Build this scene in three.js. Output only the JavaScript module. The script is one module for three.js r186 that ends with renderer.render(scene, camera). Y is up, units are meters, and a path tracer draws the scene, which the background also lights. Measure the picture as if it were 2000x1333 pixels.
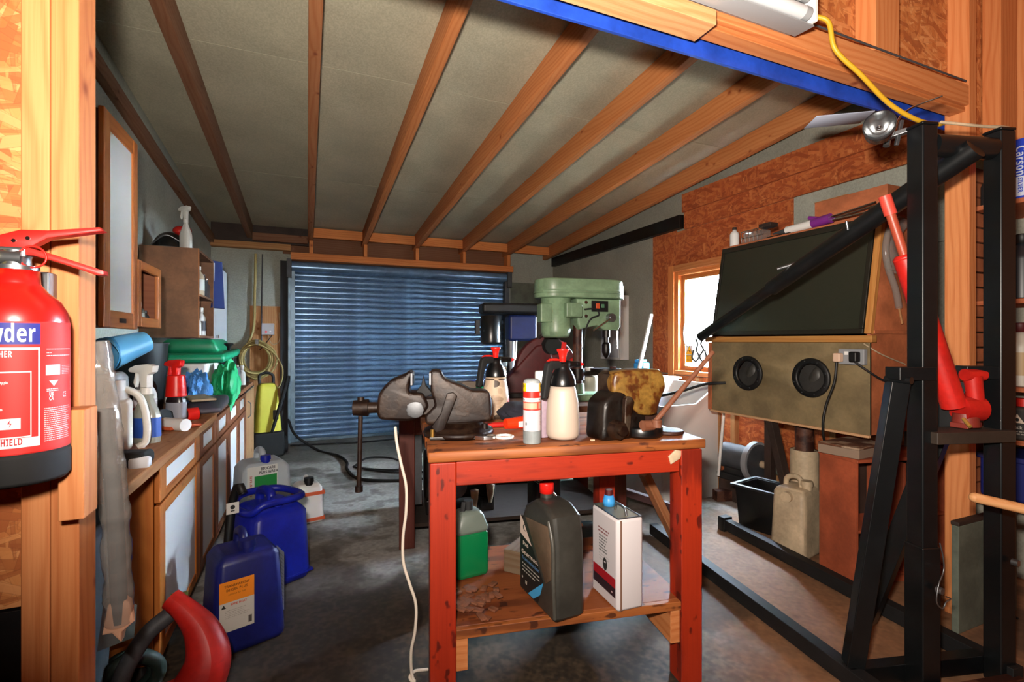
import * as THREE from 'three';
import { RoundedBoxGeometry } from 'three/addons/geometries/RoundedBoxGeometry.js';
import { mergeGeometries, toCreasedNormals } from 'three/addons/utils/BufferGeometryUtils.js';
import { RectAreaLightUniformsLib } from 'three/addons/lights/RectAreaLightUniformsLib.js';

// ---------- camera, sky, lights, exposure ----------
const scene = new THREE.Scene();
const YAW = Math.atan(400 / 950);
const camera = new THREE.PerspectiveCamera(2 * Math.atan(666.5 / 950) * 180 / Math.PI, 2000 / 1333, 0.02, 100);
camera.position.set(0, 1.36, 0);
camera.rotation.set(0, -YAW, 0);
scene.background = new THREE.Color(0.68, 0.85, 1.0);
scene.backgroundIntensity = 200;
const renderer = new THREE.WebGLRenderer({ antialias: true });
renderer.toneMapping = THREE.LinearToneMapping;
renderer.toneMappingExposure = 1.0;
renderer.shadowMap.enabled = true;
RectAreaLightUniformsLib.init();
const FLASH = { at: [-0.08, 1.54, 0.0], w: 0.12, h: 0.09, nits: 5700 };

// ---------- helpers ----------
let seed = 7;
const rnd = () => { seed = (seed * 1664525 + 1013904223) >>> 0; return seed / 4294967296; };
const R = (a, b) => a + (b - a) * rnd();
const hash = (x, y, s) => { let h = (x * 374761393 + y * 668265263 + s * 982451653) | 0; h = Math.imul(h ^ (h >>> 13), 1274126177); h ^= h >>> 16; return (h >>> 0) / 4294967296; };
const mod = (a, n) => ((a % n) + n) % n;
function vn(x, y, s, px = 1e6, py = 1e6) {
  const xi = Math.floor(x), yi = Math.floor(y); let u = x - xi, v = y - yi; u = u * u * (3 - 2 * u); v = v * v * (3 - 2 * v);
  const a = mod(xi, px), b = mod(xi + 1, px), c = mod(yi, py), d = mod(yi + 1, py);
  return (hash(a, c, s) * (1 - u) + hash(b, c, s) * u) * (1 - v) + (hash(a, d, s) * (1 - u) + hash(b, d, s) * u) * v;
}
function fbm(x, y, s, oct = 4, px = 1e6, py = 1e6) { let t = 0, a = 0.5, n = 0; for (let i = 0; i < oct; i++) { t += a * vn(x, y, s + i * 17, px, py); n += a; a *= 0.5; x *= 2; y *= 2; px *= 2; py *= 2; } return t / n; }
function dataTex(w, h, fn, srgb = true) {
  const d = new Uint8Array(w * h * 4);
  for (let y = 0; y < h; y++) for (let x = 0; x < w; x++) { const c = fn(x / w, y / h), i = (y * w + x) * 4; d[i] = c[0]; d[i + 1] = c[1]; d[i + 2] = c[2]; d[i + 3] = 255; }
  const t = new THREE.DataTexture(d, w, h); t.wrapS = t.wrapT = THREE.RepeatWrapping; t.magFilter = t.minFilter = THREE.LinearFilter; if (srgb) t.colorSpace = THREE.SRGBColorSpace; t.needsUpdate = true; return t;
}
function canvasTex(w, h, draw, wrap = false) {
  const c = document.createElement('canvas'); c.width = w; c.height = h; const g = c.getContext('2d'); draw(g, w, h);
  const t = new THREE.CanvasTexture(c); t.colorSpace = THREE.SRGBColorSpace; if (wrap) t.wrapS = t.wrapT = THREE.RepeatWrapping; return t;
}
const mix = (a, b, t) => a.map((v, i) => v + (b[i] - v) * t);
const sst = (x, a, b) => { const t = Math.min(1, Math.max(0, (x - a) / (b - a))); return t * t * (3 - 2 * t); };

// pine: grain along u; one tile is 1.6 m x 0.4 m
const KN = []; for (let i = 0; i < 4; i++) KN.push([rnd(), rnd(), R(0.01, 0.022)]);
const texPine = dataTex(1024, 512, (u, v) => {
  let kd = 0, warp = 0;
  for (const [a, b, r] of KN) { let du = Math.abs(u - a), dv = v - b; if (du > 0.5) du = 1 - du; dv -= Math.round(dv); const d = Math.hypot(du * 1.6 * 0.8, dv * 0.4) / r; warp += Math.exp(-d * d * 0.35) * Math.sign(dv + 1e-6) * 0.05; kd = Math.max(kd, Math.exp(-d * d * 2.4)); }
  const w = v + warp + (fbm(u * 4, v * 3, 3, 3, 4, 3) - 0.5) * 0.12;
  const ring = 0.5 + 0.5 * Math.sin((w * 13 + fbm(u * 3, v * 4, 9, 2, 3, 4) * 1.2) * Math.PI * 2);
  const fine = fbm(u * 14, v * 190, 5, 2, 14, 190), broad = fbm(u * 2, v * 7, 31, 3, 2, 7);
  let t = 0.35 * Math.pow(ring, 2.2) + 0.42 * (fine - 0.35) + 0.5 * (broad - 0.45);
  t = Math.min(1, Math.max(0, t));
  let c = mix([255, 250, 242], [214, 174, 134], t);
  c = mix(c, [150, 92, 52], kd * 0.75);
  return c;
});
texPine.repeat.set(1 / 1.6, 1 / 0.4);
// oriented strand board; one tile is 1 m square
const texOSB = canvasTex(1024, 1024, (g, w, h) => {
  g.fillStyle = '#c98d58'; g.fillRect(0, 0, w, h);
  const cols = ['#d9a26c', '#c58651', '#e3b482', '#b67440', '#d2945c', '#a9683a', '#dca877', '#bd7d49', '#a2653a', '#d39a63'];
  for (let i = 0; i < 2200; i++) {
    const x = rnd() * w, y = rnd() * h, L = R(50, 170), W = R(8, 34), a = R(-0.6, 0.6) + (rnd() < 0.3 ? 1.5 : 0);
    g.fillStyle = cols[Math.floor(rnd() * cols.length)]; g.globalAlpha = R(0.45, 0.95);
    for (const ox of [-w, 0, w]) for (const oy of [-h, 0, h]) {
      if (x + ox < -200 || x + ox > w + 200 || y + oy < -200 || y + oy > h + 200) continue;
      g.save(); g.translate(x + ox, y + oy); g.rotate(a);
      g.beginPath(); g.moveTo(-L / 2, -W / 2); g.lineTo(L / 2 - 8, -W / 2 + 2); g.lineTo(L / 2, W / 3); g.lineTo(-L / 2 + 6, W / 2); g.closePath(); g.fill();
      g.globalAlpha = 0.25; g.strokeStyle = '#5a3218'; g.lineWidth = 1; g.stroke(); g.globalAlpha = 0.8; g.restore();
    }
  }
}, true);
// worn bench timber: grain, dents and black oil marks; same tile size as the pine
const texWorn = dataTex(1024, 512, (u, v) => {
  const st = fbm(u * 4, v * 5, 601, 5, 4, 5), sp = fbm(u * 26, v * 12, 613, 3, 26, 12), fine = fbm(u * 14, v * 190, 5, 2, 14, 190), band = fbm(u * 2, v * 9, 31, 3, 2, 9);
  const t = Math.min(1, Math.max(0, 0.5 * (fine - 0.35) + 0.5 * (band - 0.45)));
  let c = mix([255, 248, 238], [200, 160, 124], t); c = mix(c, [96, 66, 50], sst(st, 0.55, 0.75) * 0.45); c = mix(c, [58, 38, 30], sst(sp, 0.7, 0.8) * 0.55); return c;
});
texWorn.repeat.set(1 / 1.6, 1 / 0.4);
// fine grime, near white, for paint, plaster and plastic; one tile is 0.7 m
const texGrime = dataTex(512, 512, (u, v) => { const a = fbm(u * 6, v * 6, 41, 5, 6, 6), b = fbm(u * 60, v * 60, 57, 2, 60, 60); const t = 0.80 + 0.2 * Math.min(1, Math.max(0, (a - 0.3) * 2)) - 0.08 * (b - 0.5); const k = Math.min(255, 255 * t); return [k, k, k]; });
texGrime.repeat.set(1 / 0.7, 1 / 0.7);
// heavy dirt and rust patches for workshop metal
const texRust = dataTex(512, 512, (u, v) => { const a = fbm(u * 8, v * 8, 71, 5, 8, 8), b = fbm(u * 40, v * 40, 83, 3, 40, 40); const t = sst(a + 0.25 * (b - 0.5), 0.42, 0.64); return mix([255, 250, 245], [150, 104, 78], t).map((k) => k * (0.8 + 0.35 * (b - 0.2)) > 255 ? 255 : k * (0.8 + 0.35 * (b - 0.2))); });
texRust.repeat.set(1 / 0.5, 1 / 0.5);
// woven board for the ceiling: faint fibres, one tile is 0.9 m
const texBoard = dataTex(512, 512, (u, v) => { const a = fbm(u * 3, v * 3, 101, 4, 3, 3), b = fbm(u * 120, v * 90, 113, 2, 120, 90); const k = 226 + 30 * (a - 0.5) + 34 * (b - 0.5); return [k, k, k - 3]; });
texBoard.repeat.set(1 / 0.9, 1 / 0.9);
// concrete floor: x -2.4..3.9, z -7.4..3.2; old oil, with flash warmth and bench shade painted in
const FX0 = -2.4, FX1 = 3.9, FZ0 = -7.4, FZ1 = 3.2;
const texFloor = dataTex(1024, 1720, (u, v) => {
  const x = FX0 + u * (FX1 - FX0), z = FZ1 - v * (FZ1 - FZ0);
  const a = fbm(x * 1.3 + 20, z * 1.3 + 20, 131, 5), b = fbm(x * 9 + 50, z * 9 + 50, 149, 4), c = fbm(x * 55 + 90, z * 55 + 90, 167, 2), e = fbm(x * 3 + 9, z * 3 + 70, 173, 4);
  let col = mix([172, 171, 168], [204, 202, 197], a);
  col = mix(col, [112, 108, 102], sst(b, 0.52, 0.72) * 0.6);
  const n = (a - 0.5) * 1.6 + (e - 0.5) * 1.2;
  const tan = sst(x - 1.45 + 0.42 * (z + 2.6) + n, -0.2, 0.5) * sst(z + n * 0.5, -3.5, -2.4);          // brownish concrete on the right, flash light and wood bounce painted in
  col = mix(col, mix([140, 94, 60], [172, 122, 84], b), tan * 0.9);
  const oil = sst(z + n * 0.55 + 0.16 * x, -3.0, -2.72) * (1 - sst(x + n * 0.4, 1.1, 1.7));             // old oil and sawdust in the near aisle, shade under the bench painted in
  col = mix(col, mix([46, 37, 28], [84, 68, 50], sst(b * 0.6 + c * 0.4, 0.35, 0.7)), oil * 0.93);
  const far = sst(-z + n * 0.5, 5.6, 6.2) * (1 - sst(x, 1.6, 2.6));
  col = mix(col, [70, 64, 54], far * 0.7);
  const wet = sst(fbm(x * 2 + 3, z * 2 + 8, 191, 4), 0.56, 0.68);
  col = mix(col, [58, 52, 46], wet * 0.5);
  const k = 0.9 + 0.22 * (c - 0.5) + 0.1 * (b - 0.5);
  return col.map((q) => Math.max(0, Math.min(255, q * k)));
});
texFloor.wrapS = texFloor.wrapT = THREE.ClampToEdgeWrapping;

// ---------- materials ----------
const mat = (color, rough = 0.6, o = {}) => new THREE.MeshPhysicalMaterial({ color, roughness: rough, ...o });
const grim = (color, rough = 0.6, o = {}) => mat(color, rough, { map: texGrime, ...o });
const rust = (color, rough = 0.5, o = {}) => mat(color, rough, { map: texRust, bumpMap: texRust, bumpScale: 0.0006, ...o });
const wood = (color, rough = 0.7, o = {}) => mat(color, rough, { map: texPine, bumpMap: texPine, bumpScale: 0.0006, ...o });
const M = {
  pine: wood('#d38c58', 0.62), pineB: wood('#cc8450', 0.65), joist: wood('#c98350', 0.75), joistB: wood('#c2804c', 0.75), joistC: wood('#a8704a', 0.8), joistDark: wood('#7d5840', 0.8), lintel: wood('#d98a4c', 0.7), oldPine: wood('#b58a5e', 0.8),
  osb: mat('#ffe2c4', 0.75, { map: texOSB, bumpMap: texOSB, bumpScale: 0.0012 }), osbDark: mat('#e2aa86', 0.85, { map: texOSB, bumpMap: texOSB, bumpScale: 0.0012 }),
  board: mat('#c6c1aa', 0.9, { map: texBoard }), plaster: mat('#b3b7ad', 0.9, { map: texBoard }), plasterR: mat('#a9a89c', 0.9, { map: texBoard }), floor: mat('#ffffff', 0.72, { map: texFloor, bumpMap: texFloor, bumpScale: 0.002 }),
  blueWrap: grim('#2450c8', 0.5), black: grim('#0c0d0e', 0.5), blackGloss: grim('#0b0d0f', 0.3, { clearcoat: 0.3, clearcoatRoughness: 0.3 }), blackRub: mat('#101112', 0.8), dark: mat('#1a1a1c', 0.7),
  hoist: grim('#121517', 0.34), hoistLeg: grim('#141618', 0.65), steel: grim('#9a9ea2', 0.35, { metalness: 0.9 }), chrome: mat('#d5d8da', 0.15, { metalness: 1 }), dullSteel: grim('#7d8084', 0.5, { metalness: 0.7 }), castIron: rust('#302015', 0.48, { metalness: 0.25 }), castDark: rust('#1c1714', 0.4, { metalness: 0.2 }), rustBrown: rust('#5e3a2a', 0.6),
  shutter: grim('#7c9fc6', 0.28, { metalness: 0.45 }), shutterRail: grim('#7f97a6', 0.4, { metalness: 0.4 }),
  oak: wood('#c07636', 0.42, { clearcoat: 0.3, clearcoatRoughness: 0.35 }), oakDark: wood('#8a5532', 0.55), lam: grim('#8f6242', 0.6), whiteLam: mat('#e4e7ec', 0.4), worktop: wood('#a97a50', 0.6),
  red: grim('#c81a14', 0.32, { clearcoat: 0.4, clearcoatRoughness: 0.2 }), redPlain: grim('#d0241c', 0.42), redPlastic: mat('#e32018', 0.35), redDark: grim('#5c1518', 0.55), benchRed: mat('#a62d0e', 0.52, { map: texWorn, bumpMap: texPine, bumpScale: 0.0005 }), benchTop: mat('#a2602f', 0.6, { map: texWorn, bumpMap: texPine, bumpScale: 0.0008 }), benchDark: wood('#5a2417', 0.6),
  white: mat('#e8e8e6', 0.45), whitePl: mat('#e6e4dd', 0.42, { transmission: 0.08 }), cream: grim('#d6bf9e', 0.55), creamDark: grim('#cdb393', 0.6), milky: mat('#e9ece9', 0.4, { transmission: 0.35, thickness: 0 }), milkyBlue: mat('#d9e6ef', 0.4, { transmission: 0.35, thickness: 0 }),
  clear: mat('#f4f6f4', 0.12, { transmission: 0.92, thickness: 0 }), glass: mat('#ffffff', 0.02, { transmission: 1, thickness: 0 }), film: mat('#e6e3de', 0.14, { transmission: 0.86, thickness: 0 }),
  blueDrum: grim('#1626b4', 0.38), blueDark: grim('#141c6e', 0.42), ltBlue: mat('#5fb4ea', 0.4), sky: mat('#3d9be0', 0.4), skyDk: mat('#1f6fc0', 0.4),
  drillGreen: grim('#8fae8a', 0.42, { clearcoat: 0.2, clearcoatRoughness: 0.3 }), green: mat('#0c7a52', 0.45), greenLt: mat('#23a86a', 0.5), greenLiq: mat('#0a7a44', 0.25, { transmission: 0.15 }), bagBlue: mat('#5aa0e8', 0.35, { transmission: 0.3, thickness: 0 }),
  yellow: mat('#d8d04a', 0.45), cableY: mat('#c0941e', 0.5), hoseY: mat('#a8945a', 0.55), orange: mat('#ee3a12', 0.4), purple: mat('#7a2a86', 0.4), grey: mat('#8d9094', 0.6), greyDk: grim('#4a4d52', 0.6), greyGreen: grim('#6d7568', 0.75), mdf: grim('#c8744a', 0.65), mdfRed: grim('#b85a38', 0.65), mdfTop: wood('#c28a4a', 0.65), cabPaint: grim('#8c7a58', 0.6), tinted: mat('#2b2e25', 0.3, { clearcoat: 0.2, clearcoatRoughness: 0.15 }), card: grim('#b98555', 0.8), paper: mat('#c9ccd2', 0.7), cordW: mat('#e9dccb', 0.5), brownDk: grim('#3b2a22', 0.7), amber: mat('#86652c', 0.4, { map: texRust }), yellowSign: mat('#f2b90c', 0.5), pink: mat('#d0475a', 0.45), silverTin: grim('#a6adb8', 0.3, { metalness: 0.5 }),
};

// ---------- geometry ----------
const V = (a) => new THREE.Vector3(...a);
function uvm(g, grain = -1) {            // uv in metres, grain axis along u
  if (g.index) g = g.toNonIndexed();
  const p = g.attributes.position, n = p.count, uv = new Float32Array(n * 2);
  g.computeBoundingBox(); const s = g.boundingBox.getSize(new THREE.Vector3()).toArray();
  if (grain < 0) grain = s.indexOf(Math.max(...s));
  const ou = rnd() * 3, ov = rnd() * 3, a = new THREE.Vector3(), b = new THREE.Vector3(), c = new THREE.Vector3();
  for (let i = 0; i < n; i += 3) {
    a.fromBufferAttribute(p, i); b.fromBufferAttribute(p, i + 1); c.fromBufferAttribute(p, i + 2);
    const N = b.clone().sub(a).cross(c.clone().sub(a)).toArray().map(Math.abs), d = N.indexOf(Math.max(...N));
    let [e, f] = [0, 1, 2].filter((k) => k !== d); if (f === grain) [e, f] = [f, e];
    [a, b, c].forEach((q, k) => { const t = q.toArray(); uv[(i + k) * 2] = t[e] + ou; uv[(i + k) * 2 + 1] = t[f] + ov; });
  }
  g.setAttribute('uv', new THREE.BufferAttribute(uv, 2));
  for (const k of Object.keys(g.attributes)) if (!['position', 'normal', 'uv'].includes(k)) g.deleteAttribute(k);
  g.morphAttributes = {};
  return g;
}
const B = (x0, x1, y0, y1, z0, z1, r = 0.003, grain = -1) => {   // box by its extents, edges rounded
  const w = x1 - x0, h = y1 - y0, d = z1 - z0; r = Math.min(r, w * 0.45, h * 0.45, d * 0.45);
  const g = r > 0.0004 ? new RoundedBoxGeometry(w, h, d, r > 0.012 ? 4 : 2, r) : new THREE.BoxGeometry(w, h, d);
  g.translate((x0 + x1) / 2, (y0 + y1) / 2, (z0 + z1) / 2); return uvm(g, grain);
};
const C = (r0, r1, h, x = 0, y = 0, z = 0, seg = 28, axis = 'y') => { // cylinder, r0 at the start, centred at x y z
  const g = new THREE.CylinderGeometry(r1, r0, h, seg); if (axis === 'x') g.rotateZ(-Math.PI / 2); if (axis === 'z') g.rotateX(Math.PI / 2); g.translate(x, y, z); return uvm(g);
};
const L = (pts, seg = 36) => uvm(new THREE.LatheGeometry(pts.map((q) => new THREE.Vector2(...q)), seg));
const T = (pts, r, closed = false, n = 0, rs = 8) => uvm(new THREE.TubeGeometry(new THREE.CatmullRomCurve3(pts.map(V), closed, 'centripetal'), n || Math.max(12, pts.length * 10), r, rs, closed));
function E(pts, depth, bevel = 0.002, holes = [], seg = 2) {     // outline in x, y extruded along z, centred on z
  const s = new THREE.Shape(pts.map((q) => new THREE.Vector2(...q))); for (const h of holes) s.holes.push(new THREE.Path(h.map((q) => new THREE.Vector2(...q))));
  const g = new THREE.ExtrudeGeometry(s, { depth: depth - 2 * bevel, bevelEnabled: bevel > 0, bevelThickness: bevel, bevelSize: bevel, bevelOffset: -bevel, bevelSegments: seg, curveSegments: 16 });
  g.translate(0, 0, -depth / 2 + bevel); return uvm(toCreasedNormals(g, 0.6));
}
const circ = (r, n = 24, cx = 0, cy = 0) => Array.from({ length: n }, (_, i) => [cx + r * Math.cos(i / n * 2 * Math.PI), cy + r * Math.sin(i / n * 2 * Math.PI)]);
const smooth = (pts, n = 6) => new THREE.CatmullRomCurve3(pts.map((q) => new THREE.Vector3(q[0], q[1], 0)), true, 'catmullrom', 0.32).getPoints(pts.length * n).slice(0, -1).map((p) => [p.x, p.y]);
function bar(a, b, w, h = w, r = 0.003) {        // square bar from a to b
  const A = V(a), D = V(b).sub(A), l = D.length(); const g = B(-w / 2, w / 2, -h / 2, h / 2, 0, l, r, 2);
  const o = new THREE.Object3D(); o.position.copy(A); o.lookAt(V(b)); o.updateMatrix(); return g.applyMatrix4(o.matrix);
}
function rod(a, b, r0, r1 = r0, seg = 20) { const A = V(a), D = V(b).sub(A), l = D.length(), g = new THREE.CylinderGeometry(r1, r0, l, seg); g.translate(0, l / 2, 0); const q = new THREE.Quaternion().setFromUnitVectors(new THREE.Vector3(0, 1, 0), D.normalize()); g.applyQuaternion(q).translate(...a); return uvm(g); }
const move = (g, x, y, z) => g.translate(x, y, z), turn = (g, rx, ry = 0, rz = 0) => { if (rx) g.rotateX(rx); if (ry) g.rotateY(ry); if (rz) g.rotateZ(rz); return g; };
function warp(g, fn) { const p = g.attributes.position, v = new THREE.Vector3(); for (let i = 0; i < p.count; i++) { v.fromBufferAttribute(p, i); fn(v); p.setXYZ(i, v.x, v.y, v.z); } return toCreasedNormals(g, 0.9); }
const J = (...gs) => mergeGeometries(gs.flat());

// ---------- objects ----------
const used = {};
const numbered = (n) => { used[n] = (used[n] ?? -1) + 1; return used[n] ? n + '_' + String(used[n]).padStart(3, '0') : n; };
function thing(name, label, category, at = [0, 0, 0], ry = 0, group) { const o = new THREE.Group(); o.name = numbered(name); o.position.set(...at); o.rotation.y = ry; o.userData = { label, category }; if (group) o.userData.group = group; scene.add(o); return o; }
function part(o, name, g, m, label) { const k = new THREE.Mesh(g, m); k.name = name; k.castShadow = k.receiveShadow = true; if (label) k.userData.label = label; o.add(k); return k; }
function one(name, label, category, g, m, group) { // a thing of a single piece, its origin at its base
  g.computeBoundingBox(); const b = g.boundingBox, c = [(b.min.x + b.max.x) / 2, b.min.y, (b.min.z + b.max.z) / 2]; g.translate(-c[0], -c[1], -c[2]);
  const k = new THREE.Mesh(g, m); k.name = numbered(name); k.position.set(...c); k.castShadow = k.receiveShadow = true; k.userData = { label, category }; if (group) k.userData.group = group; scene.add(k); return k;
}
function struct(name) { const o = new THREE.Group(); o.name = name; o.userData = { kind: 'structure' }; scene.add(o); return o; }
function decal(o, w, h, tex, at, rot = [0, 0, 0], name = 'label', rough = 0.5) { const g = new THREE.PlaneGeometry(w, h); const k = part(o, name, g, new THREE.MeshStandardMaterial({ map: tex, roughness: rough })); k.position.set(...at); k.rotation.set(...rot); return k; }
function wrapDecal(o, r, h, y, a0, a1, tex, name = 'label', rough = 0.35) { return part(o, name, new THREE.CylinderGeometry(r, r, h, 32, 1, true, a0, a1 - a0).translate(0, y, 0), new THREE.MeshStandardMaterial({ map: tex, roughness: rough })); }
function decalPoly(o, pts, tex, at, rot, name = 'label') { const s = new THREE.ShapeGeometry(new THREE.Shape(pts.map((q) => new THREE.Vector2(...q)))), p = s.attributes.position, X = pts.map((q) => q[0]), Y = pts.map((q) => q[1]), x0 = Math.min(...X), x1 = Math.max(...X), y0 = Math.min(...Y), y1 = Math.max(...Y); for (let i = 0; i < p.count; i++) s.attributes.uv.setXY(i, (p.getX(i) - x0) / (x1 - x0), (p.getY(i) - y0) / (y1 - y0)); const k = part(o, name, s, new THREE.MeshStandardMaterial({ map: tex, roughness: 0.5 })); k.position.set(...at); k.rotation.set(...rot); return k; }
const lines = (g, x, y, w, n, step, hgt, col) => { g.fillStyle = col; for (let i = 0; i < n; i++) { let q = x; while (q < x + w * (0.75 + 0.25 * hash(i, n, 5))) { const k = hgt * (1.2 + 3 * hash(Math.floor(q), i, 3)); g.fillRect(q, y + i * step, Math.min(k, x + w - q), hgt); q += k + hgt * 0.7; } } };

// ================= the setting =================
const yj = (z) => 2.69 + 0.0788 * (z + 7.2);        // underside of the joists
const HJ = 0.175;
{
  const f = struct('floor');
  const g = new THREE.PlaneGeometry(FX1 - FX0, FZ1 - FZ0); g.rotateX(-Math.PI / 2); g.translate((FX0 + FX1) / 2, 0, (FZ0 + FZ1) / 2);
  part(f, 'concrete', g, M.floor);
  part(f, 'slab', B(-5.1, FX1, -0.2, -0.004, FZ0, 7.1, 0), mat('#6e675c', 0.9));
  // ceiling of the lean-to: boards on sloping joists
  const c = struct('ceiling');
  const zs = [-7.25, -5.35, -3.42, -1.42];
  for (let i = 0; i < 3; i++) { const z0 = zs[i] + 0.002, z1 = zs[i + 1] - 0.002; const s = E([[z0, yj(z0) + HJ], [z1, yj(z1) + HJ], [z1, yj(z1) + HJ + 0.05], [z0, yj(z0) + HJ + 0.05]], 5.1, 0.001); s.rotateY(-Math.PI / 2); s.translate(1.32, 0, 0); part(c, 'ceiling_board', uvm(s), M.board); }
  const bk = E([[-7.3, yj(-7.3) + HJ + 0.06], [-1.42, yj(-1.42) + HJ + 0.06], [-1.42, yj(-1.42) + HJ + 0.1], [-7.3, yj(-7.3) + HJ + 0.1]], 5.1, 0); bk.rotateY(-Math.PI / 2); bk.translate(1.32, 0, 0); part(c, 'roof_deck', bk, M.dark);
  const jx = [-0.65, 0.074, 0.77, 1.49, 2.2, 2.92, 3.64];
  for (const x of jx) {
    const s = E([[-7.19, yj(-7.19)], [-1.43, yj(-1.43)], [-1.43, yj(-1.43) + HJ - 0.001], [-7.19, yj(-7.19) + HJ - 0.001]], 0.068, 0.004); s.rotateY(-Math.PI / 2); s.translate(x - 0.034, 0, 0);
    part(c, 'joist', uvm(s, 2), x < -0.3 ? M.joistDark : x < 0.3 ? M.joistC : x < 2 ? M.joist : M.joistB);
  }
  for (let i = 1; i < jx.length - 1; i++) { const a = jx[i], b = jx[i + 1] - 0.068; part(c, 'noggin', B(a + 0.001, b - 0.001, 2.735, 2.86, -7.0, -6.95), M.lintel); }
  part(c, 'noggin', B(-0.649, 0.005, 2.66, 2.76, -7.1, -7.05), M.joistDark);
  part(c, 'wall_plate', B(-1.12, -0.2, 2.56, 2.64, -7.19, -7.08), M.oldPine); part(c, 'wall_plate', B(-1.12, 0.02, 2.645, 2.87, -7.195, -7.13), M.brownDk);
  // ceiling of the main bay, over and behind the camera
  const c2 = struct('ceiling_main'); part(c2, 'ceiling_board', B(-5.1, 3.9, 5, 5.06, -1.44, 7.1, 0), M.osb);
}
// far wall with roller shutter
{
  const w = struct('wall_back');
  part(w, 'plaster', J(B(-1.25, -0.3, 0, 3.0, -7.32, -7.2, 0), B(2.95, 3.9, 0, 3.0, -7.32, -7.2, 0), B(-0.3, 2.95, 2.42, 3.0, -7.32, -7.2, 0)), M.plaster);
  part(w, 'plywood_panel', B(-0.69, -0.27, 0.4, 1.82, -7.2, -7.17), wood('#b98a5c', 0.8));
  part(w, 'plywood_panel', B(3.0, 3.7, 1.9, 2.3, -7.2, -7.18), M.greyGreen);
  part(w, 'lintel', B(-0.2, 2.98, 2.44, 2.53, -7.19, -7.02), M.lintel);
  for (const x of [0.074, 0.77, 1.49, 2.2, 2.92]) part(w, 'cripple_stud', B(x - 0.047, x, 2.53, 2.7, -7.15, -7.0), M.lintel);
  part(w, 'backing_board', B(-0.3, 3.0, 2.53, 2.9, -7.2, -7.18), M.joistDark);
  const d = struct('door_1');
  const prof = []; const NS = 31, H0 = 2.34, hs = H0 / NS;
  for (let i = 0; i <= 10; i++) { const t = i / 10; prof.push([0.016 * Math.pow(Math.sin(Math.PI * t), 0.75), 0.004 + t * (hs - 0.008)]); }
  const sg = (() => { const pts = [...prof, [-0.006, hs - 0.001], [-0.006, 0.001]]; const g = E(pts, 3.04, 0); g.rotateY(-Math.PI / 2); return uvm(g, 0); })();
  // the outline was drawn in (out, up); turned so that out faces +z
  sg.rotateY(0); sg.scale(1, 1, 1);
  for (let i = 0; i < NS; i++) { const k = part(d, 'slat', sg, M.shutter); k.position.set(1.36, 0.03 + i * hs, -7.2); }
  part(d, 'added_backing', B(-0.34, 2.97, 0, 2.42, -7.24, -7.215, 0), M.greyDk);  // sheet added to block sky light between the slats
  part(d, 'bottom_rail', B(-0.16, 2.88, 0, 0.034, -7.22, -7.17), M.shutterRail);
  part(d, 'shutter_roll', move(turn(L([[0, 0], [0.075, 0], [0.075, 3.1], [0, 3.1]]), 0, 0, -Math.PI / 2), -0.19, 2.36, -7.16), M.shutter);
  part(d, 'guide_rail', J(B(-0.235, -0.15, 0, 2.3, -7.21, -7.12), B(-0.235, -0.2, 0, 2.3, -7.13, -7.09)), M.shutterRail);
  part(d, 'guide_rail', B(2.87, 2.95, 0, 2.3, -7.21, -7.1), M.greyDk);
  part(d, 'end_plate', B(-0.25, -0.19, 2.2, 2.45, -7.2, -7.05), M.greyDk); part(d, 'end_plate', B(2.9, 2.97, 2.2, 2.45, -7.2, -7.05), M.greyDk);
  part(d, 'jamb', B(-0.33, -0.24, 0, 2.43, -7.2, -7.14), M.dark);
}
// left wall of the lean-to
{
  const w = struct('wall_left');
  const g = E([[-7.3, 0], [-1.42, 0], [-1.42, yj(-1.42) + HJ], [-7.3, yj(-7.3) + HJ]], 0.1, 0); g.rotateY(-Math.PI / 2); g.translate(-1.18, 0, 0); part(w, 'plaster', uvm(g), M.plaster);
  const r = E([[-7.2, yj(-7.2) - 0.1], [-1.45, yj(-1.45) - 0.1], [-1.45, yj(-1.45) - 0.0], [-7.2, yj(-7.2)]], 0.05, 0.002); r.rotateY(-Math.PI / 2); r.translate(-1.105, 0, 0); part(w, 'wall_plate', uvm(r, 2), M.joistDark);
}
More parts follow.
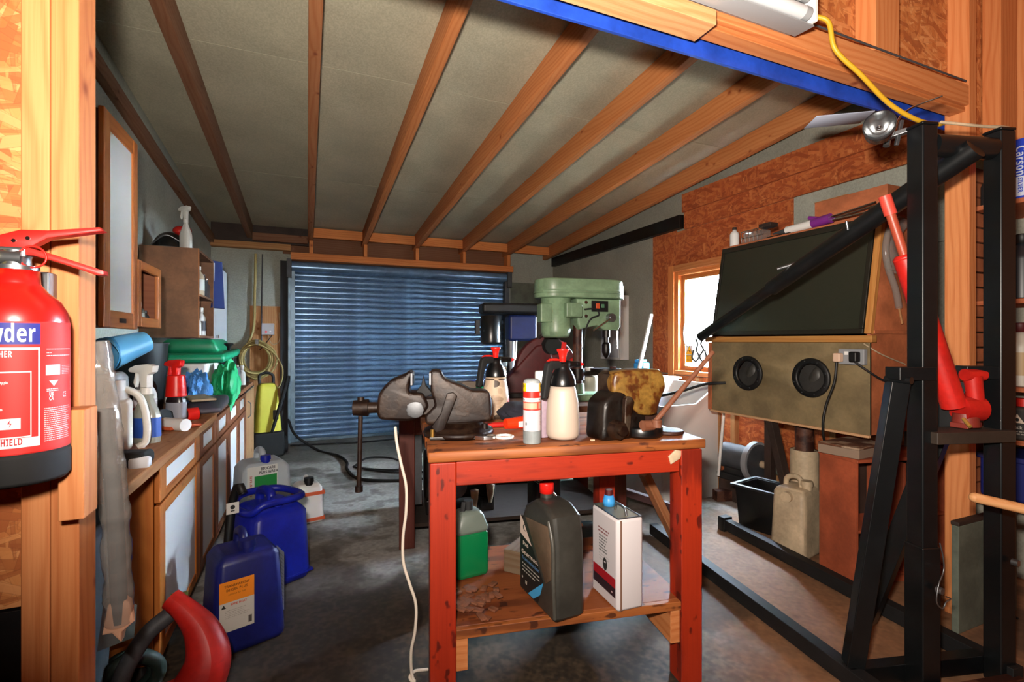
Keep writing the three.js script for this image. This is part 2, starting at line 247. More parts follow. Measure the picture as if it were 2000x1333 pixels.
// right wall with the window
const WZ0 = -4.25, WZ1 = -3.2, WY0 = 1.0, WY1 = 2.12;
{
  const w = struct('wall_right');
  const hole = [[WZ0, WY0], [WZ0, WY1], [WZ1, WY1], [WZ1, WY0]];
  const g = E([[-7.3, 0], [-1.42, 0], [-1.42, yj(-1.42) + HJ], [-7.3, yj(-7.3) + HJ]], 0.12, 0, [hole]); g.rotateY(-Math.PI / 2); g.translate(3.83, 0, 0); part(w, 'plaster', uvm(g), M.plasterR);
  part(w, 'wall_sheet', B(3.77, 3.86, 0, 5, -1.42, 7.1, 0), M.osb);
  const o = (y0, y1, z0, z1, m = M.osbDark, t = 0.014) => part(w, 'strand_board', B(3.77 - t, 3.77, y0, y1, z0, z1, 0.001), m);
  o(1.0, 2.6, -4.64, WZ0 - 0.001); o(WY1 + 0.001, 2.56, WZ0, -2.84); o(0, 0.985, -4.64, -1.7); o(1.0, WY1, WZ1 + 0.001, -2.84);
  part(w, 'strand_board', B(3.73, 3.755, 2.56, 2.74, -4.1, -1.45, 0.002), M.osbDark);
  part(w, 'strand_board', B(3.7, 3.75, 2.74, 2.93, -4.1, -1.45, 0.002), M.osbDark);
  part(w, 'wall_plate', B(3.69, 3.76, 2.58, 2.72, -7.1, -4.12, 0.002), M.black);
  part(w, 'plaster_board', B(3.745, 3.77, 2.0, 2.555, -2.83, -1.45, 0.001), M.plaster);
  for (const z of [-3.9, -3.45, -3.0, -2.5]) part(w, 'stud', B(3.7, 3.756, 0, 0.98, z, z + 0.05), M.oldPine);
  // window
  const q = struct('window_1');
  const fr = (x0, x1, y0, y1, z0, z1, m = M.oldPine) => part(q, 'window_frame', B(x0, x1, y0, y1, z0, z1), m);
  fr(3.74, 3.86, WY0, WY1, WZ0, WZ0 + 0.05, M.lintel); fr(3.74, 3.86, WY0, WY1, WZ1 - 0.05, WZ1, M.lintel); fr(3.74, 3.86, WY1 - 0.045, WY1, WZ0 + 0.05, WZ1 - 0.05, M.lintel); fr(3.68, 3.86, WY0, WY0 + 0.04, WZ0 + 0.05, WZ1 - 0.05, M.lintel);
  part(q, 'architrave', B(3.72, 3.756, WY0 - 0.05, WY1 + 0.07, WZ0 - 0.09, WZ0 - 0.001), M.lintel); part(q, 'architrave', B(3.72, 3.756, WY1, WY1 + 0.07, WZ0, WZ1), M.joistB);
  const s = 0.05; part(q, 'sash', J(B(3.79, 3.83, WY0 + 0.04, WY1 - 0.045, WZ0 + 0.05, WZ0 + 0.05 + s), B(3.79, 3.83, WY0 + 0.04, WY1 - 0.045, WZ1 - 0.05 - s, WZ1 - 0.05), B(3.79, 3.83, WY0 + 0.04, WY0 + 0.04 + s, WZ0 + 0.1, WZ1 - 0.1), B(3.79, 3.83, WY1 - 0.045 - s, WY1 - 0.045, WZ0 + 0.1, WZ1 - 0.1)), wood('#b3773f', 0.5));
  part(q, 'pane', B(3.806, 3.812, WY0 + 0.09, WY1 - 0.1, WZ0 + 0.1, WZ1 - 0.1, 0), M.glass);
  part(q, 'window_stay', T([[3.785, 1.55, WZ0 + 0.1], [3.77, 1.45, WZ0 + 0.1], [3.775, 1.33, WZ0 + 0.12], [3.785, 1.3, WZ0 + 0.16]], 0.006), M.steel);
  const st = canvasTex(256, 512, (g2) => { g2.fillStyle = '#f4b40a'; g2.fillRect(0, 300, 256, 200); g2.fillStyle = '#fff'; g2.fillRect(0, 0, 256, 290); g2.fillStyle = '#f4b40a'; g2.beginPath(); g2.moveTo(128, 14); g2.lineTo(250, 270); g2.lineTo(6, 270); g2.closePath(); g2.fill(); g2.lineWidth = 10; g2.strokeStyle = '#3a2c08'; g2.stroke(); g2.fillStyle = '#201a08'; g2.save(); g2.translate(135, 180); g2.rotate(0.6); g2.fillRect(-50, -16, 90, 20); g2.fillRect(0, -10, 20, 40); g2.restore(); lines(g2, 30, 340, 200, 4, 34, 12, '#7a5c10'); });
  const wsn = thing('warning_sticker', 'yellow triangular warning sticker on the window pane', 'sticker', [3.8, 1.12, -4.095], -Math.PI / 2); decal(wsn, 0.1, 0.19, st, [0, 0.1, 0]);
  const gd = struct('ground_outside'); part(gd, 'grass', B(4.2, 30, -0.3, -0.2, -20, 12, 0), mat('#34352e', 0.95));
}
// partition between the bays: posts, header and boarding above it
{
  const w = struct('wall_front');
  part(w, 'post', B(-0.542, -0.4955, 0, 5, -1.4, -1.31, 0.003), M.pine); part(w, 'post', B(-0.4945, -0.447, 0, 5, -1.4, -1.31, 0.003), M.pineB);
  part(w, 'strand_board', B(-5, -0.543, 0.79, 5, -1.4, -1.37, 0.001), M.osb); part(w, 'skirting_sheet', B(-5, -0.543, 0, 0.785, -1.41, -1.365, 0.001), M.black);
  part(w, 'post', B(2.952, 3.012, 0, 5, -1.41, -1.31, 0.003), M.pine); part(w, 'post', B(3.013, 3.05, 0, 5, -1.42, -1.35, 0.003), M.pineB);
  part(w, 'header_beam', B(-0.446, 2.951, 2.503, 2.6, -1.395, -1.31, 0.004), M.pine);
  part(w, 'soffit_plank', B(-0.446, 1.3, 2.45, 2.502, -1.375, -1.27, 0.003), wood('#d9a878', 0.7)); part(w, 'soffit_plank', B(1.31, 2.951, 2.478, 2.5, -1.39, -1.325, 0.003), M.pineB);
  part(w, 'strand_board', B(-0.446, 2.951, 2.6, 5, -1.425, -1.397, 0.001), M.osb); part(w, 'strand_board', B(3.051, 3.77, 2.33, 5, -1.42, -1.39, 0.001), M.osb);
  part(w, 'stud', B(2.235, 2.4, 2.605, 5, -1.396, -1.31, 0.003), M.pine); part(w, 'stud', B(0.9, 1.06, 2.605, 5, -1.396, -1.31, 0.003), M.pine);
  part(w, 'stud', B(3.24, 3.4, 2.3, 5, -1.385, -1.31, 0.003), M.pineB); part(w, 'stud', B(3.46, 3.62, 2.2, 5, -1.385, -1.3, 0.003), M.pine);
  part(w, 'plate', B(-0.446, 2.951, 4.8, 5, -1.31, -1.24, 0.003), M.pineB);
  part(w, 'packing_block', B(-0.457, -0.415, 1.0, 1.222, -1.309, -1.24, 0.003), M.pine);
  const bs = B(-0.446, 3.3, 2.44, 2.66, -1.44, -1.426, 0.002); one('membrane_strip', 'bright blue membrane strip hanging behind the wooden header beam', 'membrane', bs, M.blueWrap);
  // walls round the camera
  const a = struct('wall_main_left'); part(a, 'strand_board', B(-5.1, -5, 0, 5, -1.44, 7.1, 0), M.osb);
  const b = struct('wall_main_back'); part(b, 'strand_board', B(-5.1, 3.9, 0, 5, 7, 7.1, 0), M.osb); 
}
// lights: the photographer's flash above the camera, out of frame
{
  const t = thing('camera_flash', 'black camera flash head on a slim floor stand', 'flash', [FLASH.at[0], 0, 0.12]);
  part(t, 'stand', rod([0, 0, 0.06], [0, 1.49, 0.06], 0.012), M.black); part(t, 'head', B(-0.08, 0.08, 1.475, 1.605, -0.085, 0.08, 0.01), M.black);
  part(t, 'flash_lamp_window', B(-0.06, 0.06, 1.495, 1.585, -0.095, -0.086, 0.002), mat('#ffffff', 0.4, { emissive: '#ffffff', emissiveIntensity: 1 }));
  const l = new THREE.RectAreaLight(0xfff2e4, FLASH.nits, FLASH.w, FLASH.h); l.position.set(...FLASH.at); l.lookAt(0.9, 2.5, -1.0); l.name = 'flash'; scene.add(l);
}
// ================= fire extinguisher on the left post =================
{
  const t = thing('fire_extinguisher', 'red powder fire extinguisher with black base hung on the left wooden post', 'fire extinguisher', [-0.5025, 1.1, -1.2]);
  const r = 0.075;
  part(t, 'cylinder', L([[0, 0.02], [r - 0.002, 0.02], [r - 0.001, 0.05], [r, 0.06], [r, 0.295], [r - 0.003, 0.315], [r - 0.012, 0.335], [r - 0.03, 0.352], [0.038, 0.362], [0.034, 0.368], [0.033, 0.392], [0, 0.392]], 64), M.red);
  part(t, 'base_skirt', L([[0, 0], [r - 0.004, 0], [r + 0.0015, 0.008], [r + 0.002, 0.05], [r, 0.058], [r - 0.004, 0.058]], 64), M.blackRub);
  part(t, 'valve', J(C(0.033, 0.033, 0.008, 0, 0.396), C(0.022, 0.02, 0.03, 0, 0.414), C(0.014, 0.014, 0.07, -0.02, 0.415, 0.01, 20, 'x'), B(-0.02, 0.02, 0.415, 0.435, -0.014, 0.014, 0.004)), M.steel);
  part(t, 'pressure_gauge', J(C(0.017, 0.017, 0.014, -0.032, 0.417, 0.024, 24, 'z')), mat('#e8d34a', 0.4));
  const lev = J(E([[-0.03, 0.43], [-0.028, 0.452], [0.01, 0.468], [0.05, 0.47], [0.128, 0.483], [0.135, 0.476], [0.05, 0.455], [0.03, 0.44], [0.02, 0.43]], 0.024, 0.003));
  part(t, 'squeeze_lever', lev, M.redPlain);
  part(t, 'carry_handle', E([[-0.03, 0.43], [0.02, 0.436], [0.06, 0.424], [0.12, 0.403], [0.135, 0.398], [0.136, 0.39], [0.125, 0.388], [0.07, 0.408], [0.03, 0.42], [-0.03, 0.42]], 0.026, 0.003), M.redPlain);
  part(t, 'rivet', J(...[[-0.022, 0.44], [0.002, 0.446], [0.022, 0.452]].map(([x, y]) => C(0.0035, 0.0035, 0.028, x, y, 0, 12, 'z'))), M.chrome);
  part(t, 'pull_ring', turnRing(0.02, 0.0018, 0.03, 0.417, 0.016), M.redPlastic);
  part(t, 'wall_bracket', B(-0.02, 0.02, 0.2, 0.4, -0.109, -0.074, 0.003), M.dullSteel);
  const tex = canvasTex(2048, 1400, (g, w, h) => {
    const dx = w / 150, X = (d) => (d + 40) * dx, Y = (m) => h - (m - 0.06) / 0.235 * h;   // degrees round, metres up
    g.fillStyle = '#cf1d15'; g.fillRect(0, 0, w, h);
    g.fillStyle = '#1c2480'; g.fillRect(X(-40), Y(0.292), X(47) - X(-40), Y(0.254) - Y(0.292));
    g.fillStyle = '#e6ebf2'; g.font = 'bold 262px sans-serif'; g.textAlign = 'right'; g.fillText('Powder', X(42), Y(0.2585));
    g.strokeStyle = '#ece6e8'; g.lineWidth = 26; g.strokeRect(X(-34), Y(0.2465), X(45.5) - X(-34), Y(0.073) - Y(0.2465));
    g.lineWidth = 14; g.strokeRect(X(-28), Y(0.205), X(37) - X(-28), Y(0.0895) - Y(0.205));
    g.fillStyle = '#ece6e8'; g.fillRect(X(-34), Y(0.0875), X(45) - X(-34), Y(0.0725) - Y(0.0875));
    g.font = 'bold 92px sans-serif'; g.fillText('EXTINGUISHER', X(19), Y(0.2315));
    g.font = 'bold 30px sans-serif'; g.fillText('Rating 27 A', X(1), Y(0.214)); g.fillText('183 B', X(-3), Y(0.209));
    g.font = 'bold 36px sans-serif'; [['Hold upright', -4, 0.191], ['Pull out safety pin', 15, 0.1845], ['Squeeze', -10, 0.170], ['Aim at the', -7, 0.164], ['base of fire', 3, 0.1575], ['Squeeze handles', 10, 0.138]].forEach(([s, d, y]) => g.fillText(s, X(d), Y(y)));
    g.fillRect(X(6), Y(0.1235), X(27) - X(6), Y(0.1045) - Y(0.1235)); g.fillRect(X(-18), Y(0.1235), X(2) - X(-18), Y(0.1045) - Y(0.1235));
    g.fillStyle = '#b4283a'; g.beginPath(); g.moveTo(X(17), Y(0.121)); g.lineTo(X(14), Y(0.114)); g.lineTo(X(17), Y(0.1135)); g.lineTo(X(15.5), Y(0.107)); g.lineTo(X(19), Y(0.115)); g.lineTo(X(16.5), Y(0.1155)); g.closePath(); g.fill();
    g.fillRect(X(-8), Y(0.121), 120, 60); g.font = 'bold 100px sans-serif'; g.fillStyle = '#b02028'; g.fillText('FIRESHIELD', X(29), Y(0.0755));
    g.fillStyle = '#f0c8cc'; g.fillRect(X(53), Y(0.216), X(73) - X(53), Y(0.197) - Y(0.216)); lines(g, X(76), Y(0.214), X(96) - X(76), 6, 18, 9, '#e89a9a');
    lines(g, X(54), Y(0.246), X(100) - X(54), 1, 20, 8, '#f3d0d0'); lines(g, X(54), Y(0.234), X(96) - X(54), 1, 20, 10, '#f3d0d0'); lines(g, X(54), Y(0.239), 90, 1, 20, 9, '#f3d0d0');
    g.fillStyle = '#f6dada'; g.beginPath(); g.moveTo(X(57), Y(0.187)); g.lineTo(X(70), Y(0.187)); g.lineTo(X(63.5), Y(0.176)); g.closePath(); g.fill(); lines(g, X(54), Y(0.172), 250, 2, 20, 10, '#f3d0d0');
    g.font = 'bold 64px sans-serif'; g.textAlign = 'left'; g.fillStyle = '#f6dada'; g.fillText('UK', X(57), Y(0.158)); g.fillText('CA', X(57), Y(0.150)); g.font = 'bold 82px sans-serif'; g.fillText('CE', X(78), Y(0.154));
    lines(g, X(51), Y(0.137), X(96) - X(51), 12, 22, 11, '#eeb0b0'); lines(g, X(51), Y(0.1), X(94) - X(51), 7, 22, 11, '#eeb0b0');
    g.fillStyle = '#efe9dd'; g.fillRect(X(100), Y(0.245), 14, Y(0.165) - Y(0.245)); lines(g, X(-30), Y(0.067), 600, 2, 22, 9, '#e8a0a0');
  });
  wrapDecal(t, r + 0.0008, 0.235, 0.06 + 0.1175, -40 * Math.PI / 180, 110 * Math.PI / 180, tex, 'printed_label', 0.6);
}
function turnRing(r, rr, x, y, z, rx = 0, ry = 0) { const g = new THREE.TorusGeometry(r, rr, 8, 32); g.rotateX(rx); g.rotateY(ry); g.translate(x, y, z); return uvm(g); }
// clear plastic sleeve hanging beside the post, foam pipe inside, torn cardboard at its foot
{
  const pts = [[-0.458, 1.358, -1.419], [-0.441, 1.198, -1.433], [-0.431, 1.011, -1.451], [-0.429, 0.817, -1.472], [-0.426, 0.667, -1.481]];
  const t = thing('plastic_sleeve', 'crinkled clear plastic sleeve over grey foam pipe hanging beside the left post', 'sleeve', pts[4]);
  const rel = pts.map((p) => p.map((v, i) => v - pts[4][i]));
  const film = warp(T(rel, 0.029, false, 90, 28), (v) => { const k = 0.75 + 0.5 * fbm(v.x * 18 + v.z * 30 + 40, v.y * 26 + 40, 211, 3); const c = rel.reduce((b, p, i) => { const n = rel[i + 1]; if (n && v.y <= p[1] && v.y >= n[1]) { const q = (p[1] - v.y) / (p[1] - n[1]); return [p[0] + (n[0] - p[0]) * q, p[2] + (n[2] - p[2]) * q]; } return b; }, [v.x, v.z]); v.x = c[0] + (v.x - c[0]) * k; v.z = c[1] + (v.z - c[1]) * k; });
  part(t, 'film', film, M.film);
  part(t, 'foam_pipe', T(rel.slice(1), 0.017, false, 40, 16), M.greyDk);
  part(t, 'torn_cardboard', warp(E([[-0.03, -0.02], [-0.022, 0.05], [0.0, 0.07], [0.02, 0.05], [0.03, 0.0], [0.01, -0.02], [0.004, -0.045], [-0.01, -0.02]], 0.03, 0.006), (v) => { v.x += 0.01 * (fbm(v.y * 60 + 9, v.z * 60 + 9, 5, 2) - 0.5); }), mat('#cf9f82', 0.8));
}
// ================= left run: base cabinets, worktops, wall cabinets =================
const XF = -0.53;
function baseCabinet(z0, z1, label, style) {
  const t = thing('base_cabinet', label, 'cabinet', [-0.82, 0, (z0 + z1) / 2]), w = (z0 - z1) / 2 - 0.002, X = XF + 0.82;  // local x out of the wall
  part(t, 'carcass', J(B(-0.29, X - 0.022, 0.1, 0.878, -w, -w + 0.018), B(-0.29, X - 0.022, 0.1, 0.878, w - 0.018, w), B(-0.29, X - 0.022, 0.1, 0.118, -w + 0.018, w - 0.018), B(-0.29, -0.28, 0.118, 0.878, -w + 0.018, w - 0.018)), style.side ?? M.lam);
  part(t, 'plinth', B(-0.25, X - 0.06, 0, 0.098, -w + 0.002, w - 0.002), M.brownDk);
  const frame = (y0, y1, fw, rail, nm) => {
    const d = part(t, nm, J(B(X - 0.02, X, y0, y1, -w + 0.004, -w + fw, 0.004), B(X - 0.02, X, y0, y1, w - fw, w - 0.004, 0.004), B(X - 0.019, X - 0.001, y0, y0 + rail, -w + fw, w - fw, 0.004), B(X - 0.019, X - 0.001, y1 - rail, y1, -w + fw, w - fw, 0.004)), style.wood ?? M.oakDark);
    part(d, 'panel', B(X - 0.014, X - 0.007, y0 + rail - 0.004, y1 - rail + 0.004, -w + fw - 0.004, w - fw + 0.004, 0.001), M.whiteLam);
  };
  if (style.plain) { const d = part(t, 'door', B(X - 0.02, X, 0.11, 0.87, -w + 0.003, w - 0.003, 0.003), wood('#c9a27a', 0.6)); part(d, 'handle', T([[X, 0.78, w - 0.1], [X + 0.025, 0.76, w - 0.1], [X + 0.03, 0.7, w - 0.1], [X + 0.025, 0.64, w - 0.1], [X, 0.62, w - 0.1]], 0.005), M.steel); part(t, 'trim_strip', B(X - 0.02, X + 0.004, 0.868, 0.878, -w, w, 0.002), M.steel); return t; }
  frame(0.725, 0.872, 0.1, 0.034, 'drawer'); frame(0.105, 0.715, 0.085, 0.05, 'door');
  return t;
}
baseCabinet(-2.28, -3.05, 'nearest base cabinet with orange oak frame and white door panel', { wood: M.oak, side: M.oak });
baseCabinet(-3.05, -3.56, 'second base cabinet from the left post, narrow oak framed white panels', {});
baseCabinet(-3.56, -4.1, 'third base cabinet from the left post, oak framed white panels', {});
baseCabinet(-4.1, -4.66, 'fourth base cabinet from the left post, oak framed white panels', {});
baseCabinet(-4.66, -5.2, 'fifth base cabinet, oak framed white panels beside the plain wood unit', {});
baseCabinet(-5.2, -5.92, 'plain pale wood end cabinet with long bow handle by the pressure washer', { plain: true });
one('worktop', 'nearest worktop length with rounded front edge on the oak cabinets', 'worktop', B(-1.128, -0.505, 0.88, 0.92, -3.42, -1.8, 0.008), M.worktop);
one('worktop', 'far worktop length set back, running to the tall wood end cabinet', 'worktop', B(-1.128, -0.535, 0.88, 0.92, -5.93, -3.425, 0.008), wood('#9a6c48', 0.6));
{ // wall cabinets
  const xf = -0.757;
  let t = thing('wall_cabinet', 'tall oak framed wall cabinet with pale panel door', 'wall cabinet', [-0.94, 1.415, -2.66]);
  const X = xf + 0.94;
  part(t, 'carcass', J(B(-0.185, X - 0.022, 0.01, 0.89, -0.2, -0.185), B(-0.185, X - 0.022, 0.01, 0.89, 0.185, 0.2), B(-0.185, X - 0.022, 0.01, 0.03, -0.185, 0.185), B(-0.185, X - 0.022, 0.87, 0.89, -0.185, 0.185), B(-0.185, -0.175, 0.03, 0.87, -0.185, 0.185)), wood('#5d3a22', 0.55));
  let d = part(t, 'door', J(B(X - 0.022, X, 0, 0.9, -0.22, -0.16, 0.006), B(X - 0.022, X, 0, 0.9, 0.14, 0.205, 0.006), B(X - 0.021, X - 0.001, 0, 0.075, -0.16, 0.14, 0.005), B(X - 0.021, X - 0.001, 0.83, 0.9, -0.16, 0.14, 0.005)), M.oak);
  part(d, 'panel', B(X - 0.015, X - 0.008, 0.07, 0.835, -0.165, 0.145, 0.001), mat('#e2e5e0', 0.5)); part(d, 'finger_pull', B(X - 0.002, X + 0.002, 0.025, 0.045, -0.05, 0.03, 0.0015), M.brownDk); part(d, 'bead', J(B(X - 0.01, X - 0.001, 0.072, 0.832, -0.162, -0.154, 0.003), B(X - 0.01, X - 0.001, 0.072, 0.832, 0.134, 0.142, 0.003)), M.oak);
  t = thing('wall_cabinet', 'short glazed oak wall cabinet without glass, small bottles standing inside', 'wall cabinet', [-0.94, 1.43, -3.09]);
  part(t, 'carcass', J(B(-0.185, X - 0.022, 0, 0.33, -0.2, -0.185), B(-0.185, X - 0.022, 0, 0.33, 0.185, 0.2), B(-0.185, X - 0.022, 0, 0.018, -0.185, 0.185), B(-0.185, X - 0.022, 0.312, 0.33, -0.185, 0.185), B(-0.185, -0.175, 0.018, 0.312, -0.185, 0.185)), wood('#8a5030', 0.6));
  part(t, 'door_frame', J(B(X - 0.02, X, 0, 0.33, -0.203, -0.15, 0.005), B(X - 0.02, X, 0, 0.33, 0.15, 0.203, 0.005), B(X - 0.019, X, 0, 0.05, -0.15, 0.15, 0.005), B(X - 0.019, X, 0.285, 0.33, -0.15, 0.15, 0.005)), M.oak);
  t = thing('wall_cabinet', 'brown open shelf wall unit with spray bottle standing on top', 'wall cabinet', [-0.94, 1.385, -4.625]);
  part(t, 'side_panel', B(-0.185, X, 0, 0.675, 0.305, 0.325, 0.001), M.lam); part(t, 'side_panel', B(-0.185, X, 0, 0.675, -0.325, -0.307, 0.001), M.lam);
  for (const y of [0.0, 0.32, 0.657]) part(t, 'shelf', B(-0.183, X - 0.002, y, y + 0.018, -0.306, 0.304, 0.001), M.lam);
  part(t, 'back_panel', B(-0.185, -0.178, 0.018, 0.657, -0.306, 0.304, 0.0005), M.brownDk); part(t, 'edging', B(X - 0.001, X + 0.004, 0, 0.675, 0.305, 0.325, 0.001), M.oak);
  t = thing('wall_cabinet', 'white wall cabinet with round knob beyond the brown shelf unit', 'wall cabinet', [-0.94, 1.33, -5.32]);
  part(t, 'carcass', B(-0.185, X - 0.02, 0, 0.72, -0.36, 0.36, 0.002), M.whiteLam); const dd = part(t, 'door', B(X - 0.019, X + 0.004, 0, 0.72, -0.36, 0.36, 0.004), M.whiteLam); part(dd, 'knob', C(0.012, 0.016, 0.02, X + 0.014, 0.07, 0.28, 16, 'x'), M.chrome);
}
// ---- bottles in the wall units
function bottle(name, label, at, r, h, m, capM, capH, group, cat = 'bottle', lab) {
  const t = thing(name, label, cat, at, 0, group), s = h - capH;
  part(t, 'body', L([[0, 0], [r * 0.9, 0], [r, r * 0.15], [r, s * 0.72], [r * 0.85, s * 0.82], [r * 0.45, s * 0.93], [r * 0.42, s], [0, s]], 24), m);
  part(t, 'cap', L([[0, s], [r * 0.48, s], [r * 0.48, s + capH * 0.9], [r * 0.4, s + capH], [0, s + capH]], 20), capM);
  if (lab) part(t, 'label', C(r + 0.0008, r + 0.0008, s * 0.42, 0, s * 0.42, 0, 24), lab);
  return t;
}
bottle('bottle', 'slim yellow bottle in the short glazed wall cabinet', [-0.8, 1.449, -2.99], 0.018, 0.13, M.yellow, M.white, 0.02, null, 'bottle', mat('#c8b83a', 0.5));
bottle('bottle', 'dark bottle with silver cap in the short glazed wall cabinet', [-0.8, 1.449, -3.07], 0.022, 0.115, mat('#4a5048', 0.4), M.steel, 0.025, null, 'bottle', mat('#8d9188', 0.5));
bottle('bottle', 'smallest dark bottle at the far end of the glazed wall cabinet', [-0.8, 1.449, -3.16], 0.018, 0.075, M.dark, M.greyDk, 0.015);
bottle('bottle', 'white bottle with grey label on the upper shelf of the brown unit', [-0.812, 1.723, -4.6], 0.045, 0.24, M.cream, M.white, 0.03, null, 'bottle', mat('#cfd2cd', 0.5));
bottle('bottle', 'black bottle beside the white one on the upper brown shelf', [-0.795, 1.723, -4.71], 0.03, 0.19, M.dark, M.blackGloss, 0.03);
bottle('bottle', 'slim chrome topped bottle at the right of the upper brown shelf', [-0.79, 1.723, -4.82], 0.025, 0.17, M.brownDk, M.chrome, 0.03);
bottle('bottle', 'white pump bottle with dark label on the lower shelf of the brown unit', [-0.8, 1.403, -4.66], 0.034, 0.23, M.milky, M.white, 0.04, null, 'bottle', mat('#23242c', 0.5));
bottle('bottle', 'low pale bottle behind the pump bottle on the lower brown shelf', [-0.81, 1.403, -4.56], 0.028, 0.17, M.whitePl, M.white, 0.03);
function sprayBottle(name, label, at, ry, h, bodyM, headM, lab, k = 1, group) {          // trigger sprayer; nozzle points along +x
  const t = thing(name, label, 'spray bottle', at, ry, group), r = 0.048 * k, s = h * 0.62;
  part(t, 'body', warp(L([[0, 0], [r * 0.95, 0], [r, 0.01], [r, s * 0.55], [r * 0.86, s * 0.66], [r * 0.5, s * 0.86], [r * 0.33, s], [0, s]], 32), (v) => { v.z *= 0.72; }), bodyM);
  part(t, 'collar', C(r * 0.38, r * 0.36, h * 0.08, 0, s + h * 0.035), headM);
  part(t, 'trigger_head', J(E([[-r * 0.7, h * 0.9], [-r * 0.8, h * 0.98], [-r * 0.3, h * 1.0], [r * 0.7, h * 0.985], [r * 1.15, h * 0.95], [r * 1.15, h * 0.895], [r * 0.4, h * 0.88], [r * 0.25, h * 0.7], [-r * 0.28, h * 0.7], [-r * 0.3, h * 0.86]], r * 0.55, 0.004), C(r * 0.2, r * 0.16, 0.012, r * 1.22, h * 0.92, 0, 14, 'x')), headM);
  part(t, 'trigger', E([[r * 0.62, h * 0.89], [r * 0.78, h * 0.89], [r * 0.95, h * 0.76], [r * 0.8, h * 0.7], [r * 0.72, h * 0.76]], r * 0.3, 0.002), headM);
  if (lab) part(t, 'label', warp(L([[r * 1.012, s * 0.12], [r * 1.012, s * 0.52]], 32), (v) => { v.z *= 0.73; }), lab);
  return t;
}
sprayBottle('spray_bottle', 'clear frosted spray bottle standing on top of the brown wall unit', [-0.86, 2.06, -4.42], -0.6 + Math.PI, 0.34, M.milky, M.milky);
{ const t = thing('helmet', 'black helmet with silver trim lying on the brown wall unit', 'helmet', [-0.98, 2.06, -4.52]); part(t, 'shell', warp(new THREE.SphereGeometry(0.14, 28, 14, 0, Math.PI * 2, 0, Math.PI / 2).toNonIndexed(), (v) => { v.x *= 0.85; v.y *= 1.05; }), M.blackGloss); part(t, 'trim_band', turnRing(0.136, 0.007, 0, 0.012, 0.0, Math.PI / 2), M.steel); part(t, 'visor_band', T([[-0.1, 0.03, 0.1], [0, 0.1, 0.125], [0.1, 0.05, 0.09]], 0.006), M.steel); }
one('rag', 'crumpled red rag behind the spray bottle on the brown unit', 'rag', warp(new THREE.IcosahedronGeometry(0.06, 4).toNonIndexed(), (v) => { const k = 0.7 + 0.6 * fbm(v.x * 20 + 9, v.y * 20 + v.z * 30 + 9, 301, 3); v.multiplyScalar(k); v.y *= 0.7; }).translate(-0.92, 2.24, -4.62), M.redPlain);
one('cloth', 'dark blue cloth hanging at the corner of the brown wall unit', 'cloth', (() => { const g = new THREE.PlaneGeometry(0.16, 0.42, 14, 20); warp(g, (v) => { v.z += 0.03 * Math.sin(v.x * 55 + v.y * 4) * (0.7 - v.y); v.x *= 1 - 0.4 * (v.y + 0.21); }); const b = E([[-0.08, -0.21], [0.08, -0.21], [0.05, 0.21], [-0.05, 0.21]], 0.02, 0.006); warp(b, (v) => { v.z += 0.015 * Math.sin(v.x * 60 + v.y * 4); }); b.rotateY(0.9); return b.translate(-0.735, 1.86, -5.0); })(), mat('#26356e', 0.85));
{ const t = thing('jug', 'light blue plastic measuring jug hanging under the tall wall cabinet', 'jug', [-0.73, 1.33, -2.62], 0.9); t.scale.set(0.85, 0.85, 0.85); t.scale.x = 0.85; const g = L([[0.052, 0.1], [0.056, 0.1], [0.082, -0.09], [0.086, -0.098], [0.08, -0.1], [0.05, 0.094], [0, 0.094]], 40); g.rotateZ(-1.25); part(t, 'body', g, M.ltBlue, 'light blue tapered body'); part(t, 'hook', T([[0, 0.06, 0], [0.0, 0.05, 0.0], [0.01, 0.02, 0]], 0.004), M.steel); part(t, 'rim', turnRing(0.083, 0.004, -0.093, -0.031, 0, 0, Math.PI / 2 - 0.0), M.sky); }
// ---- things on the left worktop, near to far
{ const t = thing('bottle', 'white plastic bottle with long side handle nearest on the worktop', 'bottle', [-0.7, 0.92, -2.42], 0.3);
  part(t, 'body', J(B(-0.055, 0.045, 0, 0.21, -0.04, 0.04, 0.022), C(0.045, 0.03, 0.04, -0.01, 0.225)), M.whitePl);
  part(t, 'cap', C(0.034, 0.034, 0.04, -0.01, 0.262), M.white); part(t, 'handle', T([[0.01, 0.25, 0], [0.06, 0.22, 0.005], [0.085, 0.15, 0.005], [0.085, 0.02, 0.005], [0.06, -0.03 + 0.035, 0.005]], 0.014, false, 30, 12), M.whitePl); }
{ const lab = canvasTex(256, 160, (g) => { g.fillStyle = '#2a56b4'; g.fillRect(0, 0, 256, 160); g.fillStyle = '#9fb4d8'; g.fillRect(20, 20, 90, 90); lines(g, 130, 30, 110, 5, 24, 9, '#c9d6ee'); });
  sprayBottle('spray_bottle', 'large clear spray bottle with white trigger and blue label on the worktop', [-0.645, 0.92, -2.57], 2.6, 0.34, mat('#cfd4c8', 0.2, { transmission: 0.5, thickness: 0 }), M.whitePl, new THREE.MeshStandardMaterial({ map: lab, roughness: 0.5 }), 1.25); }
